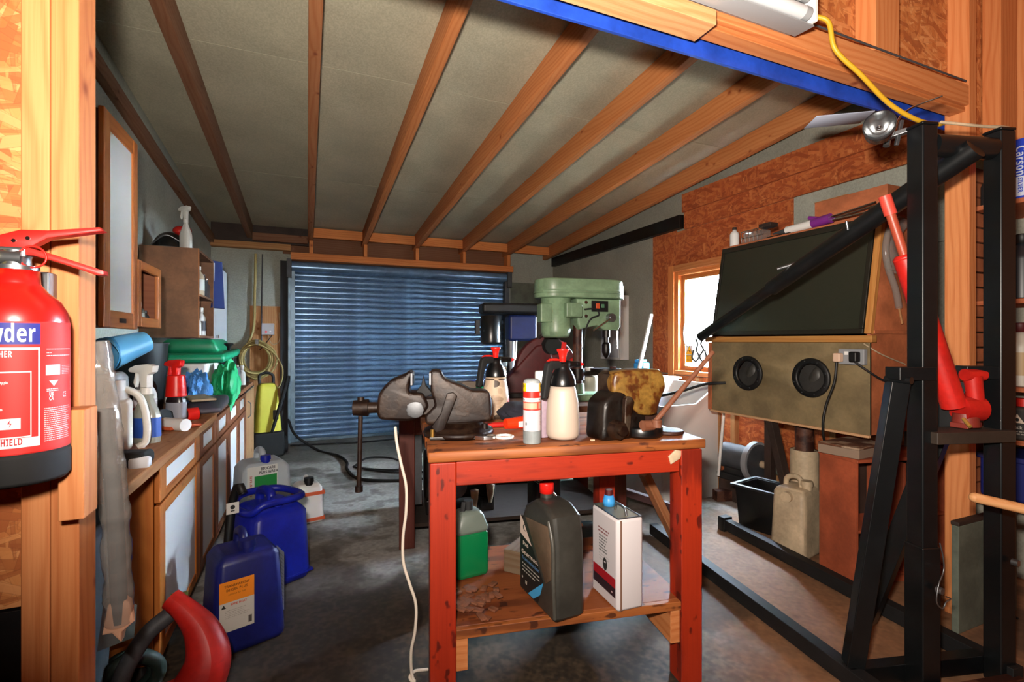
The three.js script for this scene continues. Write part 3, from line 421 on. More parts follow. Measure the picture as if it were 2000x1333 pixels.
function jerrycan(name, label, at, ry, w, d, h, m, o = {}) {           // moulded can: shoulders drawn in, handle across the top, cap at one end
  const t = thing(name, label, o.cat ?? 'jerrycan', at, ry, o.group), hb = h * 0.86;
  const g = warp(B(-w / 2, w / 2, 0, hb, -d / 2, d / 2, Math.min(w, d) * 0.16), (v) => { const k = sst(v.y, hb * 0.78, hb); v.x *= 1 - 0.22 * k; v.z *= 1 - 0.16 * k; });
  part(t, 'body', g, m);
  part(t, 'handle', T([[-w * 0.02, hb - 0.02, -d * 0.3], [-w * 0.02, h - 0.03, -d * 0.26], [-w * 0.02, h - 0.012, -d * 0.12], [-w * 0.02, h - 0.012, d * 0.04], [-w * 0.02, h - 0.03, d * 0.12], [-w * 0.02, hb - 0.02, d * 0.14]], Math.min(w, d) * 0.075, false, 32, 12), m);
  part(t, 'cap', J(C(0.03, 0.03, 0.03, 0, hb + 0.005, d * 0.27), C(0.036, 0.034, 0.03, 0, hb + 0.03, d * 0.27)), o.cap ?? m);
  if (o.rib) part(t, 'moulded_rib', J(B(-w / 2 - 0.002, w / 2 + 0.002, hb * 0.1, hb * 0.13, -d / 2 - 0.002, d / 2 + 0.002, 0.003)), m);
  return t;
}
jerrycan('canister', 'big white canister with grey moulded handle behind the clear spray bottle', [-0.86, 0.92, -2.78], 0.15, 0.17, 0.36, 0.34, M.whiteLam, { cap: M.grey, cat: 'canister' });
bottle('bottle', 'white bottle with red twist cap behind the white handled bottle', [-0.83, 0.92, -2.5], 0.036, 0.285, M.whitePl, M.pink, 0.05, null, 'bottle', M.purple);
{ const t = bottle('canister', 'purple topped canister with red printed label beside the clear spray bottle', [-0.715, 0.92, -2.83], 0.046, 0.31, M.white, M.purple, 0.06, null, 'canister'); const tx = canvasTex(256, 256, (g) => { g.fillStyle = '#d9d4dc'; g.fillRect(0, 0, 256, 256); g.fillStyle = '#c4202c'; g.fillRect(0, 70, 256, 120); g.strokeStyle = '#fff'; g.lineWidth = 14; g.beginPath(); g.arc(90, 130, 34, 0.5, 5.2); g.stroke(); g.fillStyle = '#fff'; g.fillRect(140, 110, 80, 30); lines(g, 20, 205, 200, 2, 20, 8, '#77606c'); }); part(t, 'label', new THREE.CylinderGeometry(0.047, 0.047, 0.15, 32, 1, true).rotateY(0.9).translate(0, 0.09, 0), new THREE.MeshStandardMaterial({ map: tx })); }
bottle('bottle', 'tall matt black bottle between purple canister and red topped bottle', [-0.8, 0.92, -3.12], 0.062, 0.32, M.dark, M.blackRub, 0.05);
one('tub', 'yellow and black striped tub half hidden behind the white handled bottle', 'tub', J(C(0.035, 0.035, 0.24, -0.77, 1.04, -2.6)), mat('#8a8420', 0.5));
{ const t = sprayBottle('spray_bottle', 'dark bottle with bright red trigger head and white label on the worktop', [-0.655, 0.92, -3.14], 2.5, 0.34, mat('#231a1e', 0.3), M.redPlastic, mat('#9a9daa', 0.5), 1.15); part(t, 'neck_sleeve', L([[0.048, 0.14], [0.05, 0.145], [0.042, 0.25], [0.036, 0.255], [0, 0.255]], 28), M.redPlastic); }
{ const t = thing('roll', 'white tube lying on the worktop, its end ringed lime green and black', 'tube', [-0.6, 0.92, -2.85], -0.75 + Math.PI); part(t, 'tube', C(0.03, 0.03, 0.15, 0, 0.03, 0, 28, 'x'), M.white); part(t, 'end_ring', C(0.044, 0.044, 0.012, 0.1, 0.046, 0, 28, 'x'), mat('#a9b83a', 0.5)); part(t, 'rim', C(0.05, 0.05, 0.014, 0.09, 0.05, 0, 28, 'x'), M.black); }
one('glove', 'flattened orange rubber glove on the worktop edge', 'glove', warp(E([[-0.09, -0.04], [0.02, -0.05], [0.09, -0.03], [0.1, 0.01], [0.03, 0.02], [0.06, 0.05], [0.0, 0.055], [-0.09, 0.03]], 0.016, 0.006), (v) => { v.z += 0.004 * Math.sin(v.x * 60); }).rotateX(-Math.PI / 2).rotateY(0.9).translate(-0.585, 0.93, -2.9), mat('#c2552c', 0.7));
{ const t = thing('torch', 'stubby black torch with a red band lying on the worktop', 'torch', [-0.6, 0.92, -3.16], 0.5); part(t, 'body', J(C(0.028, 0.028, 0.08, -0.05, 0.036, 0, 24, 'x'), C(0.034, 0.036, 0.03, -0.1, 0.036, 0, 24, 'x')), M.black); part(t, 'band', C(0.034, 0.034, 0.055, 0.015, 0.036, 0, 24, 'x'), M.redPlastic); }
one('glove', 'black work glove crumpled at the near end of the worktop', 'glove', warp(B(-0.07, 0.07, 0, 0.05, -0.05, 0.05, 0.02), (v) => { const k = 0.75 + 0.5 * fbm(v.x * 30 + 9, v.z * 30 + 9, 401, 2); v.y *= k; v.x *= k; }).translate(-0.585, 0.92, -2.1), M.blackRub);
one('paper', 'crumpled white paper beside the black glove', 'paper', warp(B(-0.03, 0.03, 0, 0.03, -0.02, 0.02, 0.006), (v) => { v.y *= 0.6 + fbm(v.x * 90 + 9, v.z * 90 + 9, 402, 2); }).translate(-0.535, 0.92, -2.06), M.paper);
{ const t = thing('brush', 'grey moulded brush leaning over the worktop edge', 'brush', [-0.6, 0.92, -3.6], 0.35); part(t, 'head', warp(B(-0.1, 0.12, 0.0, 0.075, -0.2, 0.2, 0.03), (v) => { v.y *= 1 - 0.55 * sst(v.z, -0.05, 0.2); v.x += 0.12 * sst(-v.z, -0.1, 0.2) - 0.06; }), mat('#57525a', 0.5)); part(t, 'board', B(-0.1, 0.03, 0.077, 0.09, -0.14, 0.18, 0.004), M.cream); }
one('plastic_bag', 'crumpled translucent blue plastic bag behind the red topped bottle', 'plastic bag', warp(new THREE.IcosahedronGeometry(0.16, 16).toNonIndexed(), (v) => { const q = fbm(v.x * 9 + 9, v.y * 9 + v.z * 13 + 9, 405, 4), k = 0.62 + 0.8 * Math.abs(2 * q - 1) + 0.35 * fbm(v.x * 26 + 9, v.y * 26 + v.z * 30 + 9, 409, 2); v.multiplyScalar(k); v.y *= 0.8; v.x *= 0.6; if (v.y < -0.1) v.y = -0.1; }).translate(-0.72, 1.021, -3.93), M.bagBlue);
one('rag', 'bright green cloth hanging over the worktop edge', 'cloth', warp(new THREE.IcosahedronGeometry(0.17, 16).toNonIndexed(), (v) => { const q = fbm(v.x * 8 + 9, v.y * 5 + v.z * 14 + 9, 407, 3), k = 0.66 + 1.0 * Math.abs(2 * q - 1) + 0.25 * fbm(v.x * 30 + 9, v.y * 12 + v.z * 30 + 9, 411, 2); v.multiplyScalar(k); v.y *= 0.9; v.x *= 0.5; v.z *= 1.2; if (v.y < -0.1 && v.x < 0.03) v.y = -0.1; }).translate(-0.565, 1.021, -4.24), M.greenLt);
{ const t = thing('storage_box', 'shallow white storage box under the green lid', 'box', [-0.84, 0.92, -4.42]); part(t, 'body', warp(B(-0.18, 0.18, 0, 0.28, -0.36, 0.36, 0.02), (v) => { const k = 0.88 + 0.4 * v.y; v.x *= k; v.z *= k; }), M.white); }
{ const t = thing('garden_sprayer', 'dark green moulded tub with a green lid lying on the white box', 'tub', [-0.8, 1.205, -4.4]); part(t, 'tray', warp(B(-0.24, 0.26, 0, 0.06, -0.46, 0.42, 0.025), (v) => { v.y += 0.03 * sst(-v.z, 0.1, 0.45); }), mat('#15966a', 0.42)); part(t, 'tub', warp(B(-0.2, 0.2, 0.06, 0.17, -0.45, 0.2, 0.05), (v) => { v.x *= 1 - 1.6 * (v.y - 0.06); }), M.green); part(t, 'hand_knob', L([[0, 0], [0.012, 0], [0.014, 0.03], [0.035, 0.05], [0.03, 0.06], [0, 0.06]].map(([a, b]) => [a, b]), 20).translate(0.23, 0.08, 0.0), M.black); }
one('bucket', 'tall black bucket standing behind the green tub', 'bucket', L([[0, 0], [0.12, 0], [0.15, 0.42], [0.155, 0.42], [0.155, 0.43], [0.145, 0.43], [0.115, 0.01], [0, 0.01]], 36).translate(-0.97, 0.92, -3.72), M.black);
{ const t = thing('paint_tin', 'tall dark tin with shiny rim on the far worktop edge', 'tin', [-0.6, 0.92, -4.62]); part(t, 'body', B(-0.05, 0.05, 0, 0.3, -0.08, 0.08, 0.006), mat('#22262c', 0.3, { metalness: 0.4 })); part(t, 'rim', B(-0.053, 0.053, 0.3, 0.308, -0.083, 0.083, 0.003), M.steel); part(t, 'cap', C(0.02, 0.02, 0.03, 0, 0.322, 0.04), M.black); }
{ const t = thing('tin', 'round silver tin beyond the tall dark tin', 'tin', [-0.61, 0.92, -4.88]); part(t, 'body', L([[0, 0], [0.068, 0], [0.07, 0.006], [0.067, 0.012], [0.067, 0.2], [0.07, 0.206], [0.07, 0.212], [0, 0.208]], 32), M.silverTin); }
bottle('bottle', 'clear bottle with lime cap behind the silver tin', [-0.72, 0.92, -4.98], 0.05, 0.42, M.milky, mat('#c6dc5a', 0.4), 0.04);
bottle('bottle', 'clear angular bottle behind the lime capped one', [-0.7, 0.92, -5.16], 0.055, 0.36, M.clear, M.white, 0.04);
bottle('bottle', 'small white squeeze bottle last on the far worktop', [-0.6, 0.92, -5.52], 0.035, 0.2, M.white, M.white, 0.05);
bottle('bottle', 'small clear white capped bottle next to the last squeeze bottle', [-0.62, 0.92, -5.32], 0.032, 0.21, M.milky, M.white, 0.05);
bottle('bottle', 'small dark blue bottle behind the white squeeze bottle', [-0.69, 0.92, -5.56], 0.035, 0.24, M.blueDark, M.blueDark, 0.04);
// sockets on the left wall
{ const t = thing('wall_socket', 'black plug and lead in the wall socket above the canister', 'socket', [-1.13, 1.3, -3.35]); part(t, 'plate', B(0, 0.01, -0.04, 0.04, -0.07, 0.07, 0.003), M.white); part(t, 'plug', B(0.01, 0.06, -0.03, 0.04, -0.03, 0.02, 0.006), M.black); part(t, 'lead', T([[0.05, -0.03, 0], [0.07, -0.1, 0.0], [0.06, -0.2, 0.05], [0.08, -0.3, 0.06]], 0.005), M.black); }
one('cable', 'thin dark cable looped along the wall under the shelf unit', 'cable', T([[-1.12, 1.38, -3.4], [-1.1, 1.33, -3.6], [-1.1, 1.31, -3.8], [-1.1, 1.34, -4.1], [-1.1, 1.36, -4.4]], 0.006), M.greyDk);
// under the near worktop and on the floor by the post
{ const t = thing('storage_crate', 'dark grey plastic crate under the open end of the worktop', 'crate', [-0.86, 0, -2.06]); part(t, 'body', warp(B(-0.22, 0.22, 0, 0.72, -0.17, 0.19, 0.02), (v) => { const k = 0.85 + 0.2 * v.y; v.x *= k; v.z *= k; }), M.greyDk); part(t, 'rim', B(-0.235, 0.235, 0.72, 0.76, -0.18, 0.21, 0.01), M.black); }
one('hose', 'dark green coiled hose stood upright at the cabinet end', 'hose', J(turnRing(0.085, 0.025, -0.6, 0.112, -2.2, 0.2, 0.3), turnRing(0.08, 0.024, -0.62, 0.107, -2.24, 0.2, 0.25)), mat('#26342e', 0.55));
one('cardboard', 'bent grey cardboard flap behind the plastic sleeve', 'cardboard', E([[-0.09, 0], [0.08, 0], [0.1, 0.14], [0.02, 0.22], [-0.08, 0.2]], 0.006, 0.001).scale(0.7, 0.75, 1).rotateX(-0.2).rotateY(0.5).translate(-0.62, 0.3, -2.1), mat('#6a6358', 0.85));
one('offcut', 'pale timber offcut lying on the floor by the post', 'timber', bar([-0.66, 0.02, -1.62], [-0.5, 0.02, -1.72], 0.1, 0.036), M.cream);
// ================= floor of the left aisle =================
{
  const lab = canvasTex(256, 400, (g) => { g.fillStyle = '#c9c4ba'; g.fillRect(0, 0, 256, 400); g.fillStyle = '#ef8a1e'; g.fillRect(0, 0, 256, 165); g.fillStyle = '#6a3808'; g.font = 'bold 27px sans-serif'; g.textAlign = 'center'; g.fillText('TRANSPARENT', 128, 48); g.fillText('DIESEL PLUS', 128, 80); g.font = '18px sans-serif'; g.fillText('additive for fuel', 128, 112); g.fillStyle = '#c8381e'; g.font = 'bold 24px sans-serif'; g.fillText('SAFE HEAT', 140, 196); g.fillStyle = '#222'; g.beginPath(); g.moveTo(30, 178); g.lineTo(48, 208); g.lineTo(12, 208); g.fill(); lines(g, 40, 230, 180, 5, 14, 5, '#a59f95'); g.fillStyle = '#55504a'; g.fillRect(212, 320, 26, 56); });
  const t = jerrycan('jerrycan', 'dark blue jerrycan with orange and white label, nearest on the aisle floor', [-0.27, 0, -2.53], 0.35, 0.3, 0.25, 0.5, M.blueDark, {});
  decal(t, 0.135, 0.215, lab, [-0.055, 0.225, 0.1262]);
  const l2 = canvasTex(128, 256, (g) => { g.fillStyle = '#aab2c2'; g.fillRect(0, 0, 128, 256); lines(g, 10, 20, 108, 14, 16, 5, '#7a8496'); });
  decal(t, 0.11, 0.27, l2, [0.1512, 0.24, 0.03], [0, Math.PI / 2, 0]);
}
{ const t = jerrycan('jerrycan', 'bright blue jerrycan with dark carrying rim behind the labelled blue one', [-0.2, 0, -3.09], 0.5, 0.34, 0.34, 0.52, M.blueDrum, { rib: true });
  part(t, 'carrying_rim', T([[-0.14, 0.44, 0.11], [-0.1, 0.475, 0.14], [0.08, 0.475, 0.14], [0.14, 0.47, 0.1], [0.15, 0.465, -0.08], [0.09, 0.475, -0.14], [-0.1, 0.475, -0.14], [-0.15, 0.44, -0.08]], 0.02, true, 48, 10), M.blueDrum); }
{ const lab = canvasTex(256, 256, (g) => { g.fillStyle = '#dfe4e2'; g.fillRect(0, 0, 256, 256); g.fillStyle = '#178a3c'; g.fillRect(60, 80, 190, 150); g.fillStyle = '#223'; g.font = 'bold 30px sans-serif'; g.fillText('BIOCARE', 110, 34); g.fillText('PLUS WASH', 96, 66); g.save(); g.translate(40, 240); g.rotate(-Math.PI / 2); g.fillStyle = '#b8382a'; g.font = 'bold 24px sans-serif'; g.fillText('CONCENTRATE', 0, 0); g.restore(); });
  const t = jerrycan('drum', 'large translucent white drum with green label standing by the cabinets', [-0.31, 0, -4.05], 0.35, 0.36, 0.32, 0.56, M.milkyBlue, { cap: M.blueDrum, cat: 'drum' }); decal(t, 0.2, 0.22, lab, [-0.04, 0.36, 0.1612]); }
{ const t = jerrycan('canister', 'smaller white canister with orange stripes beyond the bright blue jerrycan', [0.0, 0, -4.0], 0.2, 0.21, 0.2, 0.34, M.white, { cap: M.black, cat: 'canister' }); const ob = mat('#d8633a', 0.5); part(t, 'orange_band', B(-0.107, 0.107, 0.21, 0.235, -0.102, 0.102, 0.002), ob); part(t, 'orange_band', B(-0.107, 0.107, 0.02, 0.045, -0.102, 0.102, 0.002), ob); }
{ const t = thing('tool', 'black handled tool with white tag leaning behind the dark blue jerrycan', 'tool', [-0.4, 0, -2.98]); part(t, 'handle', T([[0, 0, 0], [0.01, 0.3, -0.02], [0.03, 0.5, -0.04], [0.06, 0.58, -0.02], [0.08, 0.54, 0]], 0.022, false, 30, 12), M.black); decal(t, 0.06, 0.06, canvasTex(64, 64, (g) => { g.fillStyle = '#d8d6d0'; g.fillRect(0, 0, 64, 64); g.fillStyle = '#222'; g.beginPath(); g.arc(32, 26, 12, 0, 7); g.fill(); g.fillRect(22, 44, 20, 6); }), [0.035, 0.47, 0.02], [0, 0.3, 0], 'tag'); }
{ // red moulded machine at the bottom left
  const t = thing('leaf_blower', 'red moulded machine with dark arched handle in the left foreground', 'machine', [-0.475, 0, -2.06]); t.scale.setScalar(0.94);
  const path = [[-0.16, 0.11, 0.06], [-0.02, 0.1, 0.07], [0.1, 0.12, 0.05], [0.155, 0.22, 0.03], [0.13, 0.33, 0.0], [0.06, 0.42, -0.03], [0.02, 0.45, -0.05]];
  const g = new THREE.TubeGeometry(new THREE.CatmullRomCurve3(path.map(V)), 60, 0.075, 20, false); const pp = g.attributes.position; const cur = new THREE.CatmullRomCurve3(path.map(V));
  for (let i = 0; i <= 60; i++) { const c = cur.getPointAt(i / 60), k = 1.15 - 0.65 * sst(i / 60, 0.45, 1); for (let j = 0; j <= 20; j++) { const q = i * 21 + j; pp.setXYZ(q, c.x + (pp.getX(q) - c.x) * k, c.y + (pp.getY(q) - c.y) * k, c.z + (pp.getZ(q) - c.z) * k); } } g.computeVertexNormals();
  part(t, 'casing', uvm(g), M.redPlain); part(t, 'base', B(-0.2, 0.16, 0.0, 0.09, -0.06, 0.15, 0.03), M.redPlain);
  part(t, 'handle', T([[-0.13, 0.14, 0.05], [-0.1, 0.26, 0.03], [-0.04, 0.36, 0.0], [0.02, 0.4, -0.03]], 0.03, false, 30, 12), M.greyDk); part(t, 'muzzle', rod([0.02, 0.44, -0.05], [0.075, 0.44, -0.06], 0.028, 0.024), mat('#5a6a34', 0.5));
}
{ // pressure washer
  const t = thing('pressure_washer', 'yellow and black upright pressure washer at the far end of the cabinets', 'pressure washer', [-0.44, 0, -6.45], 0.25);
  part(t, 'body', warp(B(-0.15, 0.15, 0.2, 0.86, -0.13, 0.13, 0.06), (v) => { const k = 1 - 0.35 * sst(v.y, 0.5, 0.86); v.x *= k; v.z *= k; }), M.yellow);
  part(t, 'base', B(-0.17, 0.17, 0.0, 0.3, -0.15, 0.15, 0.03), M.black); part(t, 'wheel', C(0.1, 0.1, 0.05, 0.2, 0.1, -0.05, 28, 'x'), M.blackRub); part(t, 'wheel', C(0.1, 0.1, 0.05, -0.2, 0.1, -0.05, 28, 'x'), M.blackRub);
  part(t, 'handle', T([[-0.07, 0.82, -0.03], [-0.07, 0.95, -0.05], [0.0, 0.98, -0.05], [0.07, 0.95, -0.05], [0.07, 0.82, -0.03]], 0.016), M.black);
  part(t, 'spray_gun', J(rod([0.02, 0.3, 0.17], [0.18, 0.85, 0.16], 0.018, 0.022), rod([0.18, 0.85, 0.16], [0.2, 0.95, 0.16], 0.028, 0.022)), M.blackRub); part(t, 'badge', B(0.04, 0.1, 0.44, 0.55, 0.12, 0.134, 0.004), M.greyDk);
}
{ const t = thing('hose_coil', 'coiled yellow air hose hung on the plywood panel by the shutter', 'hose', [-0.6, 1.2, -7.06]);
  part(t, 'hook', B(-0.02, 0.02, 0.1, 0.18, -0.11, 0.02, 0.004), M.dullSteel);
  const g = []; for (let i = 0; i < 9; i++) { const r = 0.17 + 0.02 * hash(i, 1, 1), p = []; for (let k = 0; k < 20; k++) { const a = k / 20 * 2 * Math.PI; p.push([r * Math.cos(a) * (0.9 + 0.25 * hash(i, 2, 2)) + 0.05 * (hash(i, 3, 3) - 0.5), 0.12 - r * 1.1 + r * 1.15 * Math.sin(a) * (0.9 + 0.3 * hash(i, 4, 4)), -0.08 + 0.012 * i + 0.015 * Math.sin(a * 3 + i)]); } g.push(T(p, 0.011, true, 60, 8)); }
  g.push(T([[0.06, 0.1, 0.03], [0.2, 0, 0.03], [0.3, -0.2, 0.03], [0.27, -0.42, 0.03], [0.2, -0.5, 0.04]], 0.011)); part(t, 'loops', J(...g), M.hoseY);
  part(t, 'riser', T([[-0.02, 1.3, -0.09], [-0.03, 0.8, -0.09], [-0.05, 0.3, -0.09], [-0.14, 0.05, -0.06]], 0.016), M.hoseY); part(t, 'riser', T([[0.06, 1.3, -0.09], [0.05, 0.8, -0.1], [0.05, 0.15, -0.09]], 0.008), M.greyDk);
}
{ const t = thing('control_box', 'pale grey shutter control box on the plywood panel', 'control box', [-0.475, 1.44, -7.17]); part(t, 'case', B(-0.075, 0.075, 0, 0.15, 0, 0.07, 0.008), mat('#b6b2b6', 0.5)); part(t, 'button', J(C(0.014, 0.014, 0.01, -0.02, 0.04, 0.073, 16, 'z')), mat('#d83a3a', 0.4)); part(t, 'button', C(0.01, 0.01, 0.01, 0.03, 0.045, 0.073, 16, 'z'), M.white); part(t, 'lead', T([[0.05, 0.0, 0.03], [-0.02, -0.1, 0.03], [-0.1, -0.2, 0.03]], 0.006), M.brownDk); part(t, 'lead', T([[0.0, 0.0, 0.03], [0.05, -0.12, 0.02], [0.12, -0.1, 0.02], [0.14, 0.05, 0.015], [0.13, 0.3, 0.012]], 0.004), M.cream); }
{ const p = [[-0.223, 0.358, -6.821], [-0.148, 0.195, -6.681], [0.116, 0.125, -6.461], [0.332, 0.127, -6.045], [0.403, 0.09, -5.689], [0.386, 0.026, -5.371], [0.461, 0.018, -4.96], [0.636, -0.002, -4.81], [0.912, 0.007, -4.716], [1.176, 0.015, -4.767]].map((q, i) => i < 2 ? q : [q[0], 0.016, q[2]]); one('air_hose', 'thick black hose snaking over the floor from the shutter jamb', 'hose', T(p, 0.016, false, 90, 10), M.blackRub);
  const q = [[0.454, 0.082, -5.451], [0.652, 0.054, -5.802], [0.869, 0.066, -5.71], [0.977, 0.057, -5.339], [0.891, 0.042, -5.159], [0.643, 0.053, -5.263], [0.454, 0.055, -5.451], [0.776, 0.026, -5.098], [1.116, 0.052, -4.955]].map((k) => [k[0], 0.014, k[2]]); one('air_hose', 'thinner black hose looped on the floor beyond the vice', 'hose', T(q, 0.011, false, 90, 8), M.blackRub);
  one('cable', 'dark cable along the floor at the foot of the shutter', 'cable', T([[-0.2, 0.012, -6.9], [0.6, 0.012, -6.75], [1.4, 0.012, -6.8], [2.4, 0.012, -6.7]], 0.012, false, 40), M.blackRub); }

// ================= front workbench =================
const BX = 0.396, BZ = -1.681, BR = -0.179;                 // front left corner at floor level, and its turn
const W2 = (u, y, d) => [BX + u * Math.cos(BR) - d * Math.sin(BR), y, BZ - u * Math.sin(BR) - d * Math.cos(BR)];    // along, up, depth into the room
const TOP = 0.97;
{
  const t = thing('workbench', 'red painted workbench with worn orange wooden top and open lower shelf', 'workbench', [BX, 0, BZ], BR);
  const Lw = 1.071, D = 0.8;
  for (const [u, d] of [[0, 0], [Lw - 0.092, 0], [0.05, D - 0.09], [Lw - 0.14, D - 0.09]]) part(t, 'leg', B(u, u + 0.092, 0, 0.93, -d - 0.09, -d, 0.005), M.benchRed);
  for (let i = 0; i < 4; i++) part(t, 'top_plank', warp(B(-0.006, Lw + 0.012, 0.931, TOP, -(i + 1) * 0.2 + 0.001, -i * 0.2 + (i ? -0.001 : 0.006), 0.005, 0), (v) => { if (i === 0 && v.z > -0.02 && v.y < 0.95) v.y += 0.006 * (fbm(v.x * 40 + 30, 3, 501, 2) - 0.4); }), M.benchTop);
  part(t, 'apron', B(0.093, Lw - 0.093, 0.842, 0.929, -0.05, -0.012, 0.004), M.benchRed); part(t, 'apron', B(0.143, Lw - 0.14, 0.842, 0.929, -D + 0.03, -D + 0.07, 0.004), M.benchRed);
  part(t, 'apron', B(0.055, 0.09, 0.842, 0.929, -D + 0.09, -0.091, 0.004), M.benchRed); part(t, 'apron', B(Lw - 0.13, Lw - 0.095, 0.842, 0.929, -D + 0.09, -0.091, 0.004), M.benchRed);
  part(t, 'shelf', B(0.093, Lw - 0.06, 0.3, 0.33, -D + 0.12, -0.03, 0.003, 0), mat('#8a4c26', 0.6, { map: texWorn })); part(t, 'shelf_edge', B(0.093, Lw - 0.06, 0.296, 0.33, -0.029, -0.005, 0.003, 0), M.benchTop);
  part(t, 'batten', B(0.093, 0.135, 0.18, 0.298, -D + 0.12, -0.01, 0.003), M.pine); part(t, 'batten', B(Lw - 0.134, Lw - 0.093, 0.165, 0.298, -D + 0.12, -0.01, 0.003), M.pine);
  part(t, 'splinter', warp(E([[0, 0], [0.04, 0.02], [0.05, 0.05], [0.02, 0.055], [-0.01, 0.03]], 0.008, 0.002).translate(Lw - 0.135, 0.875, -0.008), (v) => v), M.cream);
}
// vice on the left end
function makeVise(name, label, at, ry, k, m, ox = 0) {               // jaws along local x, handle end towards -x; local height zero on the bench
  const t = thing(name, label, 'vice', at, ry);
  part(t, 'base', J(L([[0, 0], [0.12 * k, 0], [0.125 * k, 0.012 * k], [0.12 * k, 0.022 * k], [0.09 * k, 0.032 * k], [0.08 * k, 0.05 * k], [0, 0.05 * k]], 36), ...[0, 1, 2].map((i) => { const a = i * 2.1 + 0.5; return C(0.012 * k, 0.012 * k, 0.03 * k, 0.1 * k * Math.cos(a), 0.028 * k, 0.1 * k * Math.sin(a), 6); })), m);
  const fx = E(smooth([[-0.02, 0.045], [-0.03, 0.075], [0.0, 0.11], [-0.012, 0.16], [-0.012, 0.225], [0.02, 0.228], [0.04, 0.2], [0.1, 0.175], [0.13, 0.16], [0.19, 0.15], [0.195, 0.06], [0.16, 0.05], [0.09, 0.045]].map(([a, b]) => [a * k, b * k])), 0.11 * k, 0.008 * k, [], 3);
  part(t, 'fixed_jaw', fx.translate(ox, 0, 0), m);
  const mv = E(smooth([[-0.085, 0.215], [-0.065, 0.228], [-0.055, 0.222], [-0.058, 0.2], [-0.066, 0.17], [-0.06, 0.155], [-0.02, 0.15], [0.0, 0.11], [-0.02, 0.08], [-0.06, 0.06], [-0.155, 0.066], [-0.17, 0.09], [-0.165, 0.15], [-0.13, 0.195]].map(([a, b]) => [a * k, b * k])), 0.115 * k, 0.01 * k, [], 3);
  part(t, 'moving_jaw', mv.translate(ox - 0.02 * k, 0, 0), m);
  part(t, 'slide', B(-0.12 * k, 0.2 * k, 0.075 * k, 0.13 * k, -0.032 * k, 0.032 * k, 0.004).translate(ox, 0, 0), m);
  part(t, 'jaw_plate', J(B(-0.018 * k, -0.01 * k, 0.18 * k, 0.222 * k, -0.062 * k, 0.062 * k, 0.002)).translate(ox, 0, 0), M.dullSteel); part(t, 'jaw_plate', B(-0.08 * k, -0.072 * k, 0.18 * k, 0.222 * k, -0.062 * k, 0.062 * k, 0.002).translate(ox, 0, 0), M.dullSteel);
  part(t, 'spindle', J(C(0.019 * k, 0.019 * k, 0.07 * k, -0.205 * k, 0.1 * k, 0, 20, 'x'), C(0.026 * k, 0.03 * k, 0.05 * k, -0.25 * k, 0.1 * k, 0, 20, 'x')).translate(ox, 0, 0), m);
  return t;
}
{
  const VO = -0.1; const t = makeVise('bench_vice', 'large brown cast vice overhanging the left end of the bench', W2(0.135, TOP, 0.31), -0.25, 1.18, M.castIron, VO);
  part(t, 'handle', J(rod([-0.295, 0.15, 0], [-0.303, -0.205, 0], 0.0095), C(0.014, 0.014, 0.02, -0.295, 0.152, 0), C(0.016, 0.016, 0.024, -0.303, -0.21, 0)).translate(VO, 0, 0), M.castIron);
  part(t, 'worn_patch', warp(E(circ(0.038, 20, 0, 0).map(([a, b], i) => [a * (0.85 + 0.25 * hash(i, 5, 5)), b * 0.85]), 0.004, 0.001), (v) => v).translate(-0.075 + VO, 0.115, 0.07), M.dullSteel, 'bare bright metal patch');
  part(t, 'guard_plate', E([[0.02, 0.02], [0.05, 0.04], [0.1, 0.17], [0.085, 0.185], [0.06, 0.18], [0.035, 0.1], [0.0, 0.05]].map(([a, b]) => [a - 0.03, b]), 0.02, 0.004).translate(0.02 + VO, 0, 0.085), M.castIron);
  part(t, 'pipe_jaw', E([[-0.035, 0.16], [-0.02, 0.18], [-0.012, 0.215], [-0.004, 0.18], [0.02, 0.15], [0.0, 0.14], [-0.03, 0.14]].map(([a, b]) => [a * 1.2 - 0.03 + VO, b * 1.15]), 0.05, 0.004), M.dark);
}
{ // second vice, seen from its handle end, with the dirty yellow guard over its jaws
  const t = thing('bench_vice', 'black greasy vice under a dirty yellow guard at the right of the bench', 'vice', W2(0.8, TOP, 0.13), 0.1), m = M.castDark;
  part(t, 'body', E(smooth([[-0.15, 0.0], [-0.16, 0.06], [-0.15, 0.15], [-0.09, 0.19], [0.0, 0.185], [0.045, 0.14], [0.065, 0.08], [0.05, 0.0]]), 0.12, 0.02, [], 4), m);
  part(t, 'jaw', E([[-0.09, 0.17], [-0.085, 0.255], [-0.06, 0.268], [-0.01, 0.262], [0.01, 0.23], [0.03, 0.17]], 0.11, 0.01, [], 3).translate(0, 0, -0.02), rust('#33281f', 0.5));
  part(t, 'lever', E(smooth([[-0.075, 0.02], [-0.05, 0.02], [-0.04, 0.1], [-0.025, 0.15], [-0.045, 0.172], [-0.07, 0.165], [-0.075, 0.1]]), 0.022, 0.006, [], 3).translate(0.0, 0, 0.075), rust('#51463b', 0.45, { metalness: 0.4 }));
  part(t, 'clamp_nut', J(C(0.042, 0.036, 0.05, -0.105, 0.045, 0.07, 8, 'z'), C(0.02, 0.02, 0.08, -0.105, 0.045, 0.075, 18, 'z')), M.castIron);
  part(t, 'pillar', B(0.03, 0.14, 0.03, 0.15, -0.06, 0.05, 0.018), rust('#3a2620', 0.5));
  part(t, 'collar', L([[0, 0], [0.08, 0], [0.085, 0.008], [0.085, 0.036], [0.075, 0.044], [0, 0.044]], 36).translate(0.062, 0.001, 0.03), M.blackGloss);
}
